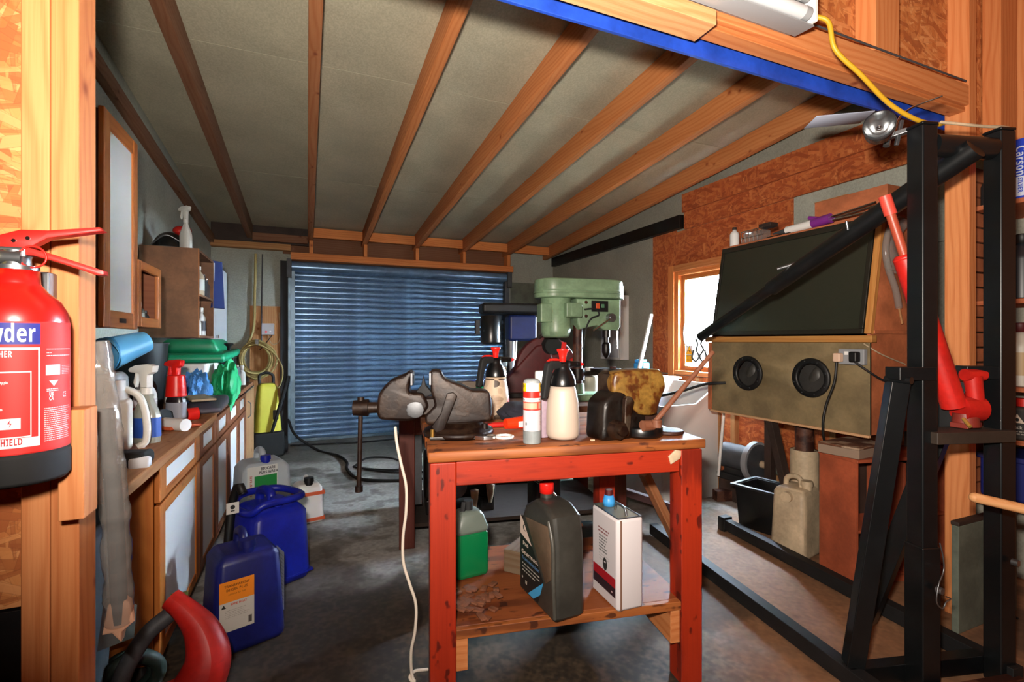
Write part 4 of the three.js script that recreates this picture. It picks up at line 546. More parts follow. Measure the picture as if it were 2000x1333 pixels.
{ const g = warp(E(smooth([[-0.14, 0.0], [-0.12, 0.09], [0.1, 0.1], [0.135, 0.07], [0.14, 0.02], [0.11, -0.05], [0.09, -0.1], [0.0, -0.1], [-0.06, -0.05]]), 0.13, 0.02, [], 3), (v) => { v.y += 0.012 * (fbm(v.x * 20 + 9, v.z * 20 + 9, 511, 3) - 0.5); v.x += 0.01 * (fbm(v.y * 20 + 9, v.z * 20 + 9, 513, 3) - 0.5); }); g.rotateY(-0.2); g.scale(0.82, 0.9, 0.8); const o = W2(0.83, TOP + 0.185, 0.11); one('vice_guard', 'dirty amber plastic guard draped over the black vice jaws', 'guard', g.translate(...o), M.amber); }
one('tommy_bar', 'long brown steel bar sticking up from the black vice', 'bar', J(rod([1.271, 1.038, -1.559], [1.552, 1.314, -1.538], 0.0105, 0.0095), C(0.022, 0.02, 0.05, ...[1.245, 1.024, -1.57], 20, 'x'), C(0.018, 0.02, 0.03, ...[1.272, 1.034, -1.548], 20)), wood('#7c5240', 0.5));
// pump sprayers
function pumpSprayer(name, label, at, ry, bodyM, stain) {
  const t = thing(name, label, 'pump sprayer', at, ry); // nozzle towards +x
  part(t, 'bottle', L([[0, 0.004], [0.04, 0], [0.058, 0.004], [0.066, 0.018], [0.067, 0.04], [0.066, 0.1], [0.062, 0.15], [0.054, 0.19], [0.049, 0.212], [0, 0.212]], 48), bodyM);
  part(t, 'collar', L([[0.05, 0.21], [0.053, 0.214], [0.05, 0.24], [0.036, 0.27], [0.027, 0.283], [0.027, 0.305], [0, 0.307]], 40), M.blackGloss);
  part(t, 'pump_knob', L([[0, 0.3], [0.013, 0.3], [0.0145, 0.325], [0.018, 0.342], [0.024, 0.35], [0.0245, 0.357], [0.021, 0.359], [0, 0.355]], 32), M.redPlastic);
  part(t, 'handle', J(E([[0.02, 0.302], [-0.02, 0.308], [-0.075, 0.31], [-0.092, 0.3], [-0.1, 0.27], [-0.118, 0.17], [-0.105, 0.163], [-0.092, 0.175], [-0.075, 0.255], [-0.06, 0.278], [-0.02, 0.282], [0.02, 0.28]], 0.028, 0.006, [], 3)), M.blackRub);
  part(t, 'thumb_lever', E([[-0.02, 0.311], [-0.075, 0.313], [-0.085, 0.31], [-0.07, 0.32], [-0.04, 0.321], [-0.02, 0.316]], 0.016, 0.002), M.redPlastic);
  part(t, 'nozzle_arm', J(C(0.015, 0.012, 0.06, 0.055, 0.295, 0, 20, 'x'), C(0.016, 0.016, 0.012, 0.035, 0.295, 0, 20, 'x'), C(0.014, 0.012, 0.02, 0.085, 0.294, 0, 20, 'x')), M.blackGloss);
  part(t, 'nozzle', C(0.0095, 0.006, 0.024, 0.107, 0.293, 0, 18, 'x'), M.redPlastic);
  part(t, 'hose_bead', T([[0.03, 0.27, 0.012], [0.046, 0.25, 0.014], [0.054, 0.22, 0.016]], 0.0025), M.chrome);
  return t;
}
{ const t = pumpSprayer('pump_sprayer', 'clean white pump sprayer with black head standing at the bench front', [0.945, TOP, -1.72], 0.3, mat('#bfae9e', 0.45), 0);
  wrapDecal(t, 0.0675, 0.05, 0.09, 1.62, 2.2, canvasTex(64, 64, (g) => { g.fillStyle = '#e2d4c2'; g.fillRect(0, 0, 64, 64); g.fillStyle = '#d86a60'; g.beginPath(); g.arc(40, 32, 28, 0, 7); g.fill(); g.fillStyle = '#e2d4c2'; g.fillRect(28, 18, 30, 8); g.fillRect(28, 36, 26, 6); })); }
{ const stained = mat('#ffffff', 0.55, { map: canvasTex(512, 512, (g) => { g.fillStyle = '#cbb49a'; g.fillRect(0, 0, 512, 512); for (let i = 0; i < 160; i++) { g.globalAlpha = R(0.05, 0.3); g.fillStyle = ['#8a6a50', '#6a5240', '#b09070', '#e0d0ba'][i % 4]; g.beginPath(); g.ellipse(rnd() * 512, rnd() * 512, R(4, 40), R(4, 50), 0, 0, 7); g.fill(); } g.globalAlpha = 0.9; g.fillStyle = '#3a2c22'; for (const [x, y] of [[90, 240], [120, 330], [300, 260], [330, 120], [420, 380]]) { g.beginPath(); g.ellipse(x, y, 22, 34, 0.2, 0, 7); g.fill(); g.fillRect(x - 6, y, 7, 110); } }, true) });
  stained.map.repeat.set(2.5, 2.5);
  const t = pumpSprayer('pump_sprayer', 'stained old pump sprayer with red dot standing behind the vice', [0.875, TOP, -2.29], 0.3, stained, 1);
  wrapDecal(t, 0.068, 0.06, 0.085, 0.35, 1.15, canvasTex(64, 64, (g) => { g.fillStyle = '#c4ac92'; g.fillRect(0, 0, 64, 64); g.fillStyle = '#e0281c'; g.beginPath(); g.arc(32, 32, 30, 0, 7); g.fill(); })); }
{ // aerosol cans
  const tx = canvasTex(512, 512, (g) => { g.fillStyle = '#d2ccd2'; g.fillRect(0, 0, 512, 512); for (const ox of [0, 256]) { g.fillStyle = '#efc21e'; g.fillRect(ox + 20, 0, 120, 88); g.fillStyle = '#222'; g.font = 'bold 44px sans-serif'; g.fillText('W-D', ox + 34, 46); g.fillStyle = '#c8281e'; g.fillRect(ox, 88, 256, 70); g.fillStyle = '#fff'; g.fillRect(ox + 30, 104, 30, 36); g.fillStyle = '#e9e2e2'; g.fillRect(ox, 158, 256, 40); g.fillStyle = '#333'; g.font = 'bold 30px sans-serif'; g.fillText('PENETR', ox + 12, 190); g.fillStyle = '#d85a48'; g.fillRect(ox, 198, 256, 90); g.fillStyle = '#c9a48a'; g.fillRect(ox + 10, 212, 236, 60); lines(g, ox + 30, 330, 60, 8, 16, 6, '#b99aa2'); g.fillStyle = '#7a7a80'; g.fillRect(ox + 130, 420, 18, 30); } g.fillStyle = '#c8281e'; g.fillRect(0, 280, 512, 10); });
  const t = thing('aerosol_can', 'white aerosol can with yellow and red print at the bench front', 'aerosol can', [0.792, TOP, -1.685], 0.3);
  part(t, 'can', L([[0, 0], [0.032, 0], [0.033, 0.004], [0.033, 0.232], [0.03, 0.24], [0.02, 0.246], [0, 0.246]], 36), grim('#a9b0b2', 0.4)); wrapDecal(t, 0.0336, 0.18, 0.14, -Math.PI, Math.PI, tx, 'printed_label', 0.4); part(t, 'base_band', L([[0.0338, 0.002], [0.034, 0.05]], 36), grim('#9aa4a6', 0.5));
  const t2 = thing('aerosol_can', 'second aerosol can hidden behind the printed one, white cap', 'aerosol can', [0.88, TOP, -1.78]); part(t2, 'can', L([[0, 0], [0.032, 0], [0.033, 0.004], [0.033, 0.2], [0.028, 0.212], [0, 0.212]], 32), grim('#b9a2b2', 0.45)); part(t2, 'cap', L([[0.027, 0.213], [0.027, 0.262], [0.024, 0.268], [0, 0.268]], 28), M.white);
}
{ const t = thing('heat_gun', 'orange red plastic tool lying on the bench by the aerosol can', 'power tool', W2(0.4, TOP, 0.36), 0.1); part(t, 'body', warp(rod([-0.06, 0.03, 0], [0.07, 0.03, 0], 0.022, 0.03, 24), (v) => v), M.orange); part(t, 'grip', bar([0.03, 0.04, 0], [0.1, 0.06, -0.06], 0.03, 0.028, 0.01), M.orange); part(t, 'sticker', B(-0.01, 0.02, 0.015, 0.04, 0.026, 0.0285, 0.0005), M.paper); }
{ const t = thing('adjustable_spanner', 'long dark adjustable spanner lying along the bench front edge', 'spanner', W2(0.02, TOP, 0.2), BR - 0.12); part(t, 'shaft', E([[-0.01, -0.012], [0.17, -0.008], [0.17, 0.008], [-0.01, 0.012]], 0.012, 0.003).rotateX(-Math.PI / 2).translate(0, 0.009, 0), M.castDark); part(t, 'head', E([[0.165, -0.014], [0.2, -0.03], [0.235, -0.024], [0.245, -0.01], [0.215, -0.006], [0.215, 0.008], [0.25, 0.012], [0.23, 0.026], [0.19, 0.022], [0.165, 0.012]], 0.016, 0.003).rotateX(-Math.PI / 2).translate(0, 0.01, 0), M.chrome); part(t, 'end_cap', C(0.008, 0.008, 0.04, 0.0, 0.024, 0.0, 14), mat('#b8924a', 0.3, { metalness: 0.8 })); }
one('ring', 'white plastic ring lying beside the spanner head', 'ring', warp(turnRing(0.034, 0.0055, 0, 0, 0, Math.PI / 2), (v) => v).translate(...W2(0.305, TOP + 0.0056, 0.19)), M.white);
one('screwdriver', 'red handled bit of tool lying by the stained sprayer', 'screwdriver', J(rod(W2(0.26, TOP + 0.016, 0.4), W2(0.36, TOP + 0.016, 0.41), 0.013, 0.012), rod(W2(0.2, TOP + 0.016, 0.395), W2(0.26, TOP + 0.016, 0.4), 0.004)), M.redPlain);
one('rag', 'dark blue rag bundled on the bench behind the orange tool', 'rag', warp(new THREE.IcosahedronGeometry(0.09, 5).toNonIndexed(), (v) => { const k = 0.7 + 0.6 * fbm(v.x * 20 + 9, v.y * 20 + v.z * 26 + 9, 521, 3); v.multiplyScalar(k); v.y *= 0.55; v.x *= 1.2; if (v.y < -0.04) v.y = -0.04; }).translate(...W2(0.47, TOP + 0.042, 0.62)), mat('#20202c', 0.9));
one('lid', 'round rusty lid lying at the right end of the bench', 'lid', L([[0, 0], [0.062, 0], [0.066, 0.004], [0.066, 0.012], [0.06, 0.016], [0, 0.014]], 36).translate(...W2(1.0, TOP, 0.14)), M.rustBrown);
one('offcut', 'tiny pale wood chip on the bench before the black vice', 'wood chip', B(-0.008, 0.008, 0, 0.006, -0.006, 0.006, 0.002).translate(...W2(0.63, TOP, 0.06)), M.cream);
{ const t = thing('steel_block', 'pair of grey steel blocks standing at the far left of the bench', 'block', W2(0.2, TOP, 0.68), 0.1); part(t, 'block', B(-0.05, 0.0, 0, 0.14, -0.04, 0.04, 0.003), mat('#6f6558', 0.5)); part(t, 'block', B(0.004, 0.055, 0, 0.14, -0.04, 0.04, 0.003), mat('#7a6c58', 0.5)); part(t, 'cap_block', B(-0.02, 0.05, 0.142, 0.19, -0.04, 0.04, 0.003), mat('#5c5249', 0.5)); }
{ const t = bottle('bottle', 'translucent green bottle between the steel blocks and stained sprayer', W2(0.29, TOP, 0.74), 0.045, 0.19, mat('#35b97c', 0.3, { transmission: 0.3, thickness: 0 }), M.black, 0.03); }
// ---- things on the bench shelf
{
  const t = thing('oil_can', 'big dark grey oil can with red cap on the bench shelf', 'oil can', W2(0.475, 0.33, 0.115), -1.536); t.scale.y = 0.95; // front label face towards local -x
  const pr = [[-0.15, 0], [0.13, 0], [0.15, 0.02], [0.15, 0.3], [0.13, 0.4], [0.06, 0.43], [-0.02, 0.43], [-0.1, 0.385], [-0.15, 0.28]];
  const hole = [[0.06, 0.2], [0.085, 0.22], [0.105, 0.34], [0.085, 0.385], [0.045, 0.385], [0.02, 0.37], [0.035, 0.3]];
  part(t, 'body', E(pr, 0.13, 0.022, [], 4), grim('#3d3c37', 0.42));
  part(t, 'grip', T([[0.1, 0.38, 0.062], [0.135, 0.3, 0.066], [0.14, 0.16, 0.066], [0.14, 0.02, 0.06]], 0.008), grim('#57564f', 0.4));
  part(t, 'recess', E([[-0.085, 0.335], [0.105, 0.36], [0.135, 0.3], [0.128, 0.165], [0.085, 0.13]], 0.006, 0.002).translate(0, 0, 0.0655), grim('#6e5a48', 0.5), 'brown side panel');
  part(t, 'neck', C(0.026, 0.024, 0.03, -0.03, 0.44, 0), grim('#3d3c37', 0.42)); part(t, 'cap', L([[0, 0.447], [0.029, 0.447], [0.029, 0.485], [0.025, 0.49], [0, 0.49]], 28).translate(-0.03, 0, 0), M.redPlastic);
  const tx = canvasTex(256, 512, (g) => { g.fillStyle = '#14181a'; g.fillRect(0, 0, 256, 512); g.fillStyle = '#d8c2b4'; g.beginPath(); g.moveTo(0, 0); g.lineTo(256, 150); g.lineTo(256, 200); g.lineTo(0, 130); g.fill(); g.fillStyle = '#222'; g.font = 'bold 60px serif'; g.fillText('C', 30, 96); g.fillStyle = '#d9c8b8'; g.font = 'bold 40px sans-serif'; g.fillText('Pro', 30, 200); g.fillText('Gearmaster', 14, 262); g.fillStyle = '#5a86b8'; g.font = 'bold 30px sans-serif'; g.fillText('Transmission', 20, 302); lines(g, 24, 326, 190, 3, 24, 9, '#a8a49c'); g.fillStyle = '#3fa0d8'; g.beginPath(); g.moveTo(256, 340); g.lineTo(256, 410); g.lineTo(150, 512); g.lineTo(90, 512); g.fill(); g.fillStyle = '#b8b0a4'; g.fillRect(60, 440, 18, 24); g.fillRect(20, 424, 12, 16); });
  decalPoly(t, [[-0.135, 0.02], [-0.135, 0.33], [-0.11, 0.315], [0.065, 0.125], [0.02, 0.02]], tx, [0, 0, 0.0662], [0, 0, 0]);
}
{
  const t = thing('metal_can', 'white rectangular metal can with brown seam on the bench shelf', 'metal can', W2(0.745, 0.33, 0.09), -0.06); // broad printed side towards -x, narrow side to +z
  const h = 0.35, w = 0.115, d = 0.2;
  part(t, 'body', warp(B(-w / 2, w / 2, 0, h, -d / 2, d / 2, 0.012), (v) => v), mat('#d6d0d2', 0.4)); part(t, 'seam', B(-w / 2 + 0.012, -w / 2 + 0.019, 0.004, h - 0.003, d / 2 - 0.001, d / 2 + 0.0012, 0.0005), mat('#7a5a4a', 0.4));
  part(t, 'rim', J(B(-w / 2 + 0.004, w / 2 - 0.004, h, h + 0.004, -d / 2 + 0.004, -d / 2 + 0.01, 0.001), B(-w / 2 + 0.004, w / 2 - 0.004, h, h + 0.004, d / 2 - 0.01, d / 2 - 0.004, 0.001), B(-w / 2 + 0.004, -w / 2 + 0.01, h, h + 0.004, -d / 2 + 0.01, d / 2 - 0.01, 0.001), B(w / 2 - 0.01, w / 2 - 0.004, h, h + 0.004, -d / 2 + 0.01, d / 2 - 0.01, 0.001)), M.steel);
  part(t, 'lid_panel', B(-w / 2 + 0.011, w / 2 - 0.011, h - 0.001, h + 0.0015, -d / 2 + 0.011, d / 2 - 0.011, 0.0005), mat('#8a7a5c', 0.35, { metalness: 0.6 })); part(t, 'handle', T([[0, h, 0.07], [0, h + 0.025, 0.06], [0, h + 0.025, 0.0], [0, h, -0.01]], 0.005), M.steel); part(t, 'spout', L([[0, h], [0.024, h], [0.025, h + 0.02], [0.018, h + 0.045], [0, h + 0.045]], 24).translate(0, 0, -0.06), M.sky); part(t, 'cap', C(0.017, 0.016, 0.022, 0, h + 0.056, -0.06), M.redDark);
  const tx = canvasTex(256, 450, (g) => { g.fillStyle = '#cfc8ca'; g.fillRect(0, 0, 256, 450); lines(g, 60, 80, 140, 2, 18, 8, '#8a5a5a'); lines(g, 70, 120, 90, 6, 16, 8, '#777'); lines(g, 70, 222, 120, 3, 14, 4, '#aaa'); g.fillStyle = '#333'; g.beginPath(); g.ellipse(140, 264, 24, 34, 0, 0, 7); g.fill(); g.fillStyle = '#cfc8ca'; g.fillRect(130, 250, 20, 8); g.fillStyle = '#a01c26'; g.fillRect(0, 300, 256, 50); g.fillStyle = '#2c2028'; g.fillRect(0, 350, 256, 50); g.fillStyle = '#c8a8a8'; g.fillRect(210, 376, 16, 8); }); decal(t, d - 0.03, h - 0.02, tx, [-w / 2 - 0.0008, h / 2, 0], [0, -Math.PI / 2, 0], 'label', 0.4);
}
{ const t = thing('bottle', 'squat bottle half full of bright green liquid at the back of the shelf', 'bottle', W2(0.19, 0.33, 0.42), 0.1); part(t, 'liquid', warp(B(-0.075, 0.075, 0.002, 0.2, -0.06, 0.06, 0.02), (v) => v), M.greenLiq); part(t, 'body', warp(B(-0.077, 0.077, 0.19, 0.285, -0.062, 0.062, 0.022), (v) => { const k = 1 - 0.35 * sst(v.y, 0.22, 0.29); v.x *= k; v.z *= k; }), mat('#7f8a80', 0.4, { transmission: 0.3, thickness: 0 })); part(t, 'neck', C(0.02, 0.02, 0.05, 0, 0.3, 0), M.dark); part(t, 'trigger', bar([-0.02, 0.32, 0.0], [-0.05, 0.2, 0.03], 0.02), M.dark); }
one('timber_block', 'grey weathered timber block lying on the shelf behind the oil can', 'timber', bar(W2(0.4, 0.38, 0.36), W2(0.62, 0.38, 0.62), 0.14, 0.1), wood('#6a5a48', 0.8));
one('shaving', 'pile of wood shavings and dirt at the left of the shelf', 'shavings', J(...Array.from({ length: 34 }, (_, i) => warp(B(-0.03 * R(0.4, 1), 0.03 * R(0.4, 1), 0, 0.008, -0.012, 0.012, 0.002), (v) => { v.y += v.x * v.x * 8; }).rotateY(rnd() * 6).translate(...W2(0.19 + 0.09 * R(-1, 1), 0.3302 + 0.012 * rnd(), 0.17 + 0.12 * R(-1, 1))))), wood('#7a4c34', 0.9)).userData.kind = 'stuff';
one('cable', 'cream flex hanging from the vice down to the floor by the bench', 'cable', T([[0.337, 1.002, -2.05], [0.338, 0.944, -2.017], [0.352, 0.863, -2], [0.369, 0.772, -1.982], [0.367, 0.672, -1.972], [0.356, 0.569, -1.977], [0.356, 0.47, -1.966], [0.376, 0.393, -1.946], [0.399, 0.311, -1.937], [0.395, 0.215, -1.928], [0.38, 0.124, -1.934], [0.386, 0.022, -1.932], [0.395, 0.009, -1.917], [0.374, 0.022, -1.936], [0.393, 0.033, -1.95], [0.454, 0.016, -1.968]].map((p) => [p[0], Math.max(0.008, p[1]), p[2]]), 0.0062, false, 140, 8), M.cordW);

// ================= rear workbench with drill =================
const RX = 0.55, RZ = -3.2;
const W3 = (u, y, d) => [RX + u * Math.cos(BR) - d * Math.sin(BR), y, RZ - u * Math.sin(BR) - d * Math.cos(BR)];
{
  const t = thing('workbench', 'dark red stained rear workbench carrying the green drill', 'workbench', [RX, 0, RZ], BR); const Lw = 1.6, D = 0.85;
  for (const [u, d] of [[0, 0], [Lw - 0.1, 0], [0, D - 0.1], [Lw - 0.1, D - 0.1]]) part(t, 'leg', B(u, u + 0.1, 0, 0.85, -d - 0.1, -d, 0.004), M.benchDark);
  for (let i = 0; i < 4; i++) part(t, 'top_plank', B(-0.02, Lw + 0.02, 0.851, 0.9, -(i + 1) * D / 4 + 0.001, -i * D / 4 - 0.001, 0.004, 0), wood('#6e4630', 0.7));
  part(t, 'apron', B(0.101, Lw - 0.101, 0.74, 0.849, -0.06, -0.02, 0.003), M.benchDark); part(t, 'foot_rail', B(0.01, 0.09, 0.02, 0.1, -D + 0.1, -0.101, 0.003), M.benchDark); part(t, 'shelf', B(0.101, Lw - 0.101, 0.13, 0.155, -D + 0.1, -0.02, 0.003, 0), wood('#2c211b', 0.95));
  part(t, 'side_board', B(0.1, 0.15, 0.25, 0.85, -0.3, -0.11, 0.002), M.greyDk);
}
{ // green pillar drill
  const t = thing('pillar_drill', 'pale green bench pillar drill with long belt cover and motor', 'drill', W3(1.36, 0.9, 0.36), BR + 0.05);   // head towards local +x
  const y = (v) => v - 0.9;
  part(t, 'base', B(-0.14, 0.32, 0, 0.05, -0.13, 0.13, 0.015), M.drillGreen); part(t, 'column', C(0.038, 0.038, 0.6, 0, 0.34, 0, 32), M.rustBrown); part(t, 'column_sleeve', C(0.055, 0.05, 0.08, 0, 0.09, 0), M.drillGreen);
  const st = (r0, x0, x1, n = 14) => { const p = []; for (let i = 0; i <= n; i++) { const a = Math.PI / 2 + Math.PI * i / n; p.push([x0 + r0 * Math.cos(a), r0 * Math.sin(a)]); } for (let i = 0; i <= n; i++) { const a = -Math.PI / 2 + Math.PI * i / n; p.push([x1 + r0 * Math.cos(a), r0 * Math.sin(a)]); } return p; };
  const cov = (r, y0, y1) => E(st(r, -0.2, 0.22), y1 - y0, 0.012, [], 3).rotateX(-Math.PI / 2).translate(0, (y0 + y1) / 2, 0);
  part(t, 'belt_cover', cov(0.15, y(1.735), y(1.832)), M.drillGreen); part(t, 'cover_tray', cov(0.152, y(1.688), y(1.73)), M.drillGreen); part(t, 'cover_rim', cov(0.156, y(1.727), y(1.738)), M.drillGreen); part(t, 'catch', B(0.37, 0.382, y(1.69), y(1.8), -0.03, 0.03, 0.003), M.chrome);
  part(t, 'motor', L([[0, y(1.385)], [0.09, y(1.385)], [0.105, y(1.4)], [0.115, y(1.44)], [0.115, y(1.685)], [0, y(1.685)]], 40).translate(-0.19, 0, 0.02), M.drillGreen); part(t, 'capacitor', B(-0.345, -0.25, y(1.5), y(1.64), 0.02, 0.12, 0.01), M.drillGreen); const jb = part(t, 'junction_box', B(-0.17, -0.04, y(1.535), y(1.645), 0.1, 0.19, 0.012), M.drillGreen); part(jb, 'lid', B(-0.135, -0.045, y(1.545), y(1.64), 0.19, 0.196, 0.006), M.drillGreen);
  part(t, 'head_casting', E([[-0.04, y(1.49)], [-0.02, y(1.45)], [0.12, y(1.48)], [0.18, y(1.445)], [0.3, y(1.445)], [0.32, y(1.47)], [0.32, y(1.685)], [-0.05, y(1.685)]], 0.2, 0.014, [], 3), M.drillGreen);
  const sw = part(t, 'switch_plate', B(0.07, 0.21, y(1.585), y(1.67), 0.1, 0.108, 0.004), M.black); part(sw, 'button', B(0.105, 0.135, y(1.61), y(1.65), 0.108, 0.114, 0.003), mat('#c8502a', 0.4)); part(sw, 'button', B(0.15, 0.175, y(1.615), y(1.645), 0.108, 0.114, 0.003), mat('#4d7a5c', 0.4));
  for (const v of [1.655, 1.55]) part(t, 'bolt', C(0.014, 0.014, 0.02, 0.02, y(v), 0.108, 6, 'z'), M.chrome); part(t, 'feed_hub', J(C(0.034, 0.032, 0.05, 0.225, y(1.54), 0.12, 28, 'z'), C(0.018, 0.018, 0.06, 0.225, y(1.54), 0.125, 20, 'z')), M.steel);
  part(t, 'feed_lever', rod([0.225, y(1.54), 0.14], [0.06, y(1.44), 0.16], 0.007), M.chrome); part(t, 'quill', J(C(0.03, 0.03, 0.06, 0.245, y(1.42), 0), C(0.02, 0.02, 0.05, 0.245, y(1.37), 0)), M.castDark); part(t, 'chuck', L([[0.008, y(1.22)], [0.025, y(1.25)], [0.034, y(1.27)], [0.034, y(1.33)], [0.022, y(1.35)], [0, y(1.35)]], 28).translate(0.245, 0, 0), M.castDark);
  part(t, 'table', J(C(0.12, 0.12, 0.025, 0.24, y(1.13), 0), B(0.0, 0.2, y(1.09), y(1.12), -0.04, 0.04, 0.005), C(0.055, 0.055, 0.09, 0, y(1.1), 0)), M.castDark); part(t, 'depth_rod', rod([0.31, y(1.44), 0.06], [0.31, y(1.3), 0.06], 0.006), M.chrome); part(t, 'flex', T([[0.0, y(1.6), 0.13], [0.06, y(1.605), 0.14], [0.11, y(1.59), 0.13], [0.12, y(1.56), 0.13], [0.05, y(1.53), 0.14], [0.02, y(1.46), 0.12], [0.0, y(1.3), 0.1]], 0.006), M.dark);
}
{ // second drill, black and blue, behind
  const t = thing('pillar_drill', 'black and blue floor drill standing in shadow by the shutter', 'drill', [1.82, 0, -4.35], BR);
  part(t, 'base', B(-0.2, 0.3, 0, 0.06, -0.18, 0.18, 0.015), M.castDark); part(t, 'column', C(0.04, 0.04, 1.5, 0, 0.8, 0), M.dullSteel); part(t, 'belt_cover', B(-0.3, 0.3, 1.62, 1.72, -0.13, 0.13, 0.03), M.black); part(t, 'motor', L([[0, 1.33], [0.08, 1.33], [0.1, 1.35], [0.1, 1.6], [0, 1.6]], 32).translate(-0.2, 0, 0.03), M.blackGloss); part(t, 'head', B(-0.04, 0.24, 1.36, 1.61, -0.1, 0.1, 0.03), grim('#14245e', 0.45)); part(t, 'feed_lever', rod([0.02, 1.36, 0.14], [0.0, 0.98, 0.16], 0.008), M.chrome); part(t, 'switch_box', B(-0.35, -0.31, 1.42, 1.56, -0.03, 0.05, 0.004), M.greyDk);
}
{ // abrasive cut-off saw
  const t = thing('cutoff_saw', 'dark red cut-off saw with round guard behind the green drill', 'saw', W3(1.2, 0.9, 0.7), BR);
  const gp = []; for (let i = 0; i <= 18; i++) { const a = Math.PI * (1.12 - 1.2 * i / 18); gp.push([0.27 * Math.cos(a), 0.2 + 0.3 * Math.sin(a)]); }
  part(t, 'blade_guard', E(gp, 0.1, 0.012, [], 3), M.redDark); part(t, 'body', E([[-0.4, 0.0], [-0.36, 0.14], [-0.1, 0.42], [0.0, 0.44], [0.05, 0.3], [-0.1, 0.08], [0.1, 0.02]], 0.14, 0.015, [], 3), M.redDark); part(t, 'guard_inner', E([[-0.05, 0.1], [0.0, 0.2], [0.2, 0.3], [0.27, 0.22], [0.27, 0.04], [0.0, 0.02]], 0.02, 0.004).translate(0.03, 0, 0.06), M.black); part(t, 'motor', C(0.075, 0.07, 0.2, 0.02, 0.42, 0.06, 28, 'z'), M.blackRub); part(t, 'lit_lip_paint', E([[0.0, 0.22], [0.2, 0.33], [0.25, 0.28], [0.12, 0.26], [0.02, 0.16]], 0.02, 0.004).translate(0.03, 0, 0.075), M.redPlain, 'brighter red lip with the light painted in'); part(t, 'sticker', B(0.035, 0.075, 0.33, 0.46, 0.161, 0.163, 0.0005).rotateZ(-0.12), M.redPlastic); part(t, 'sticker', B(0.035, 0.075, 0.3, 0.335, 0.161, 0.163, 0.0005).rotateZ(-0.12), M.white); part(t, 'base', B(-0.4, 0.35, -0.0, 0.04, -0.14, 0.14, 0.006), M.castDark); part(t, 'handle', rod([-0.1, 0.44, 0], [-0.02, 0.55, 0.1], 0.014), M.chrome);  // lip: brighter red stands for light painted on the guard
}
one('pipe', 'short rusty square tube standing on the rear bench beside the drill chuck', 'tube', B(-0.018, 0.018, 0, 0.26, -0.018, 0.018, 0.003).translate(...W3(1.63, 0.9, 0.3)), M.rustBrown);
bottle('bottle', 'round pale plastic bottle on the rear bench by the rusty tube', W3(1.56, 0.9, 0.62), 0.075, 0.24, mat('#b9b4a4', 0.5), M.white, 0.03);
{ const t = thing('strap_box', 'small pale blue plastic case top standing behind the sprayers', 'case', W3(0.72, 0.9, 0.3), 0.1); part(t, 'body', B(-0.05, 0.05, 0, 0.27, -0.03, 0.03, 0.006), M.cream); part(t, 'lid', B(-0.055, 0.055, 0.27, 0.32, -0.033, 0.033, 0.008), mat('#a9c4d8', 0.4)); }
one('toolbox', 'low blue toolbox on the rear bench behind the stained sprayer', 'toolbox', J(B(-0.2, 0.2, 0, 0.14, -0.1, 0.1, 0.015), B(-0.06, 0.06, 0.14, 0.165, -0.015, 0.015, 0.006)).rotateY(BR).translate(...W3(0.55, 0.9, 0.4)), mat('#1a3a8a', 0.45));
one('wire_coil', 'tangle of white wires on the rear bench between the sprayers', 'wire', J(turnRing(0.05, 0.004, 0, 0.05, 0, 0.4, 0.3), turnRing(0.06, 0.004, 0.02, 0.05, 0.01, 0.9, 0.8), turnRing(0.045, 0.004, -0.03, 0.06, 0.02, 1.2, 0.1)).translate(...W3(0.5, 0.9, 0.14)), M.white);
// under the rear bench
{ const t = thing('vacuum_cleaner', 'black vacuum cleaner with silver bent tube under the rear bench', 'vacuum cleaner', W3(0.85, 0, -0.25), BR); part(t, 'body', B(-0.02, 0.16, 0.0, 0.5, -0.15, 0.05, 0.03), M.black); part(t, 'tube', T([[-0.2, 0.52, 0.02], [-0.1, 0.53, 0.04], [0.0, 0.49, 0.08], [0.14, 0.34, 0.12], [0.3, 0.16, 0.14]], 0.017, false, 40, 14), M.chrome); part(t, 'nozzle', B(0.1, 0.36, 0.0, 0.22, 0.07, 0.16, 0.03), M.blackGloss); }
{ const t = thing('machine', 'dark cast machine with hanging wheels under the rear bench', 'machine', W3(0.42, 0.155, 0.3), BR); part(t, 'body', B(-0.25, 0.25, 0.1, 0.4, -0.15, 0.15, 0.03), M.castDark); part(t, 'foot', B(-0.24, -0.14, 0, 0.1, -0.14, 0.14, 0.01), M.castDark); part(t, 'foot', B(0.14, 0.24, 0, 0.1, -0.14, 0.14, 0.01), M.castDark); part(t, 'wheel', C(0.09, 0.09, 0.03, -0.05, 0.2, 0.17, 28, 'z'), M.dullSteel); for (const [x, y] of [[0.09, 0.05], [0.2, 0.08]]) part(t, 'peg', L([[0, 0.0], [0.012, 0.0], [0.024, 0.06], [0.03, 0.12], [0, 0.13]], 18).translate(x, y, 0.2), M.creamDark); }
one('plank', 'pale timber prop leaning behind the right bench leg', 'timber', bar([1.755, 0.612, -2.245], [2.032, 0.105, -2.237], 0.06, 0.045), wood('#a5714e', 0.7));
one('plank', 'thin dark red rail lying on the floor beyond the bench', 'timber', bar([2.026, 0.293, -3.053], [2.411, 0.168, -2.783], 0.06, 0.05), mat('#3a1a1c', 0.6));
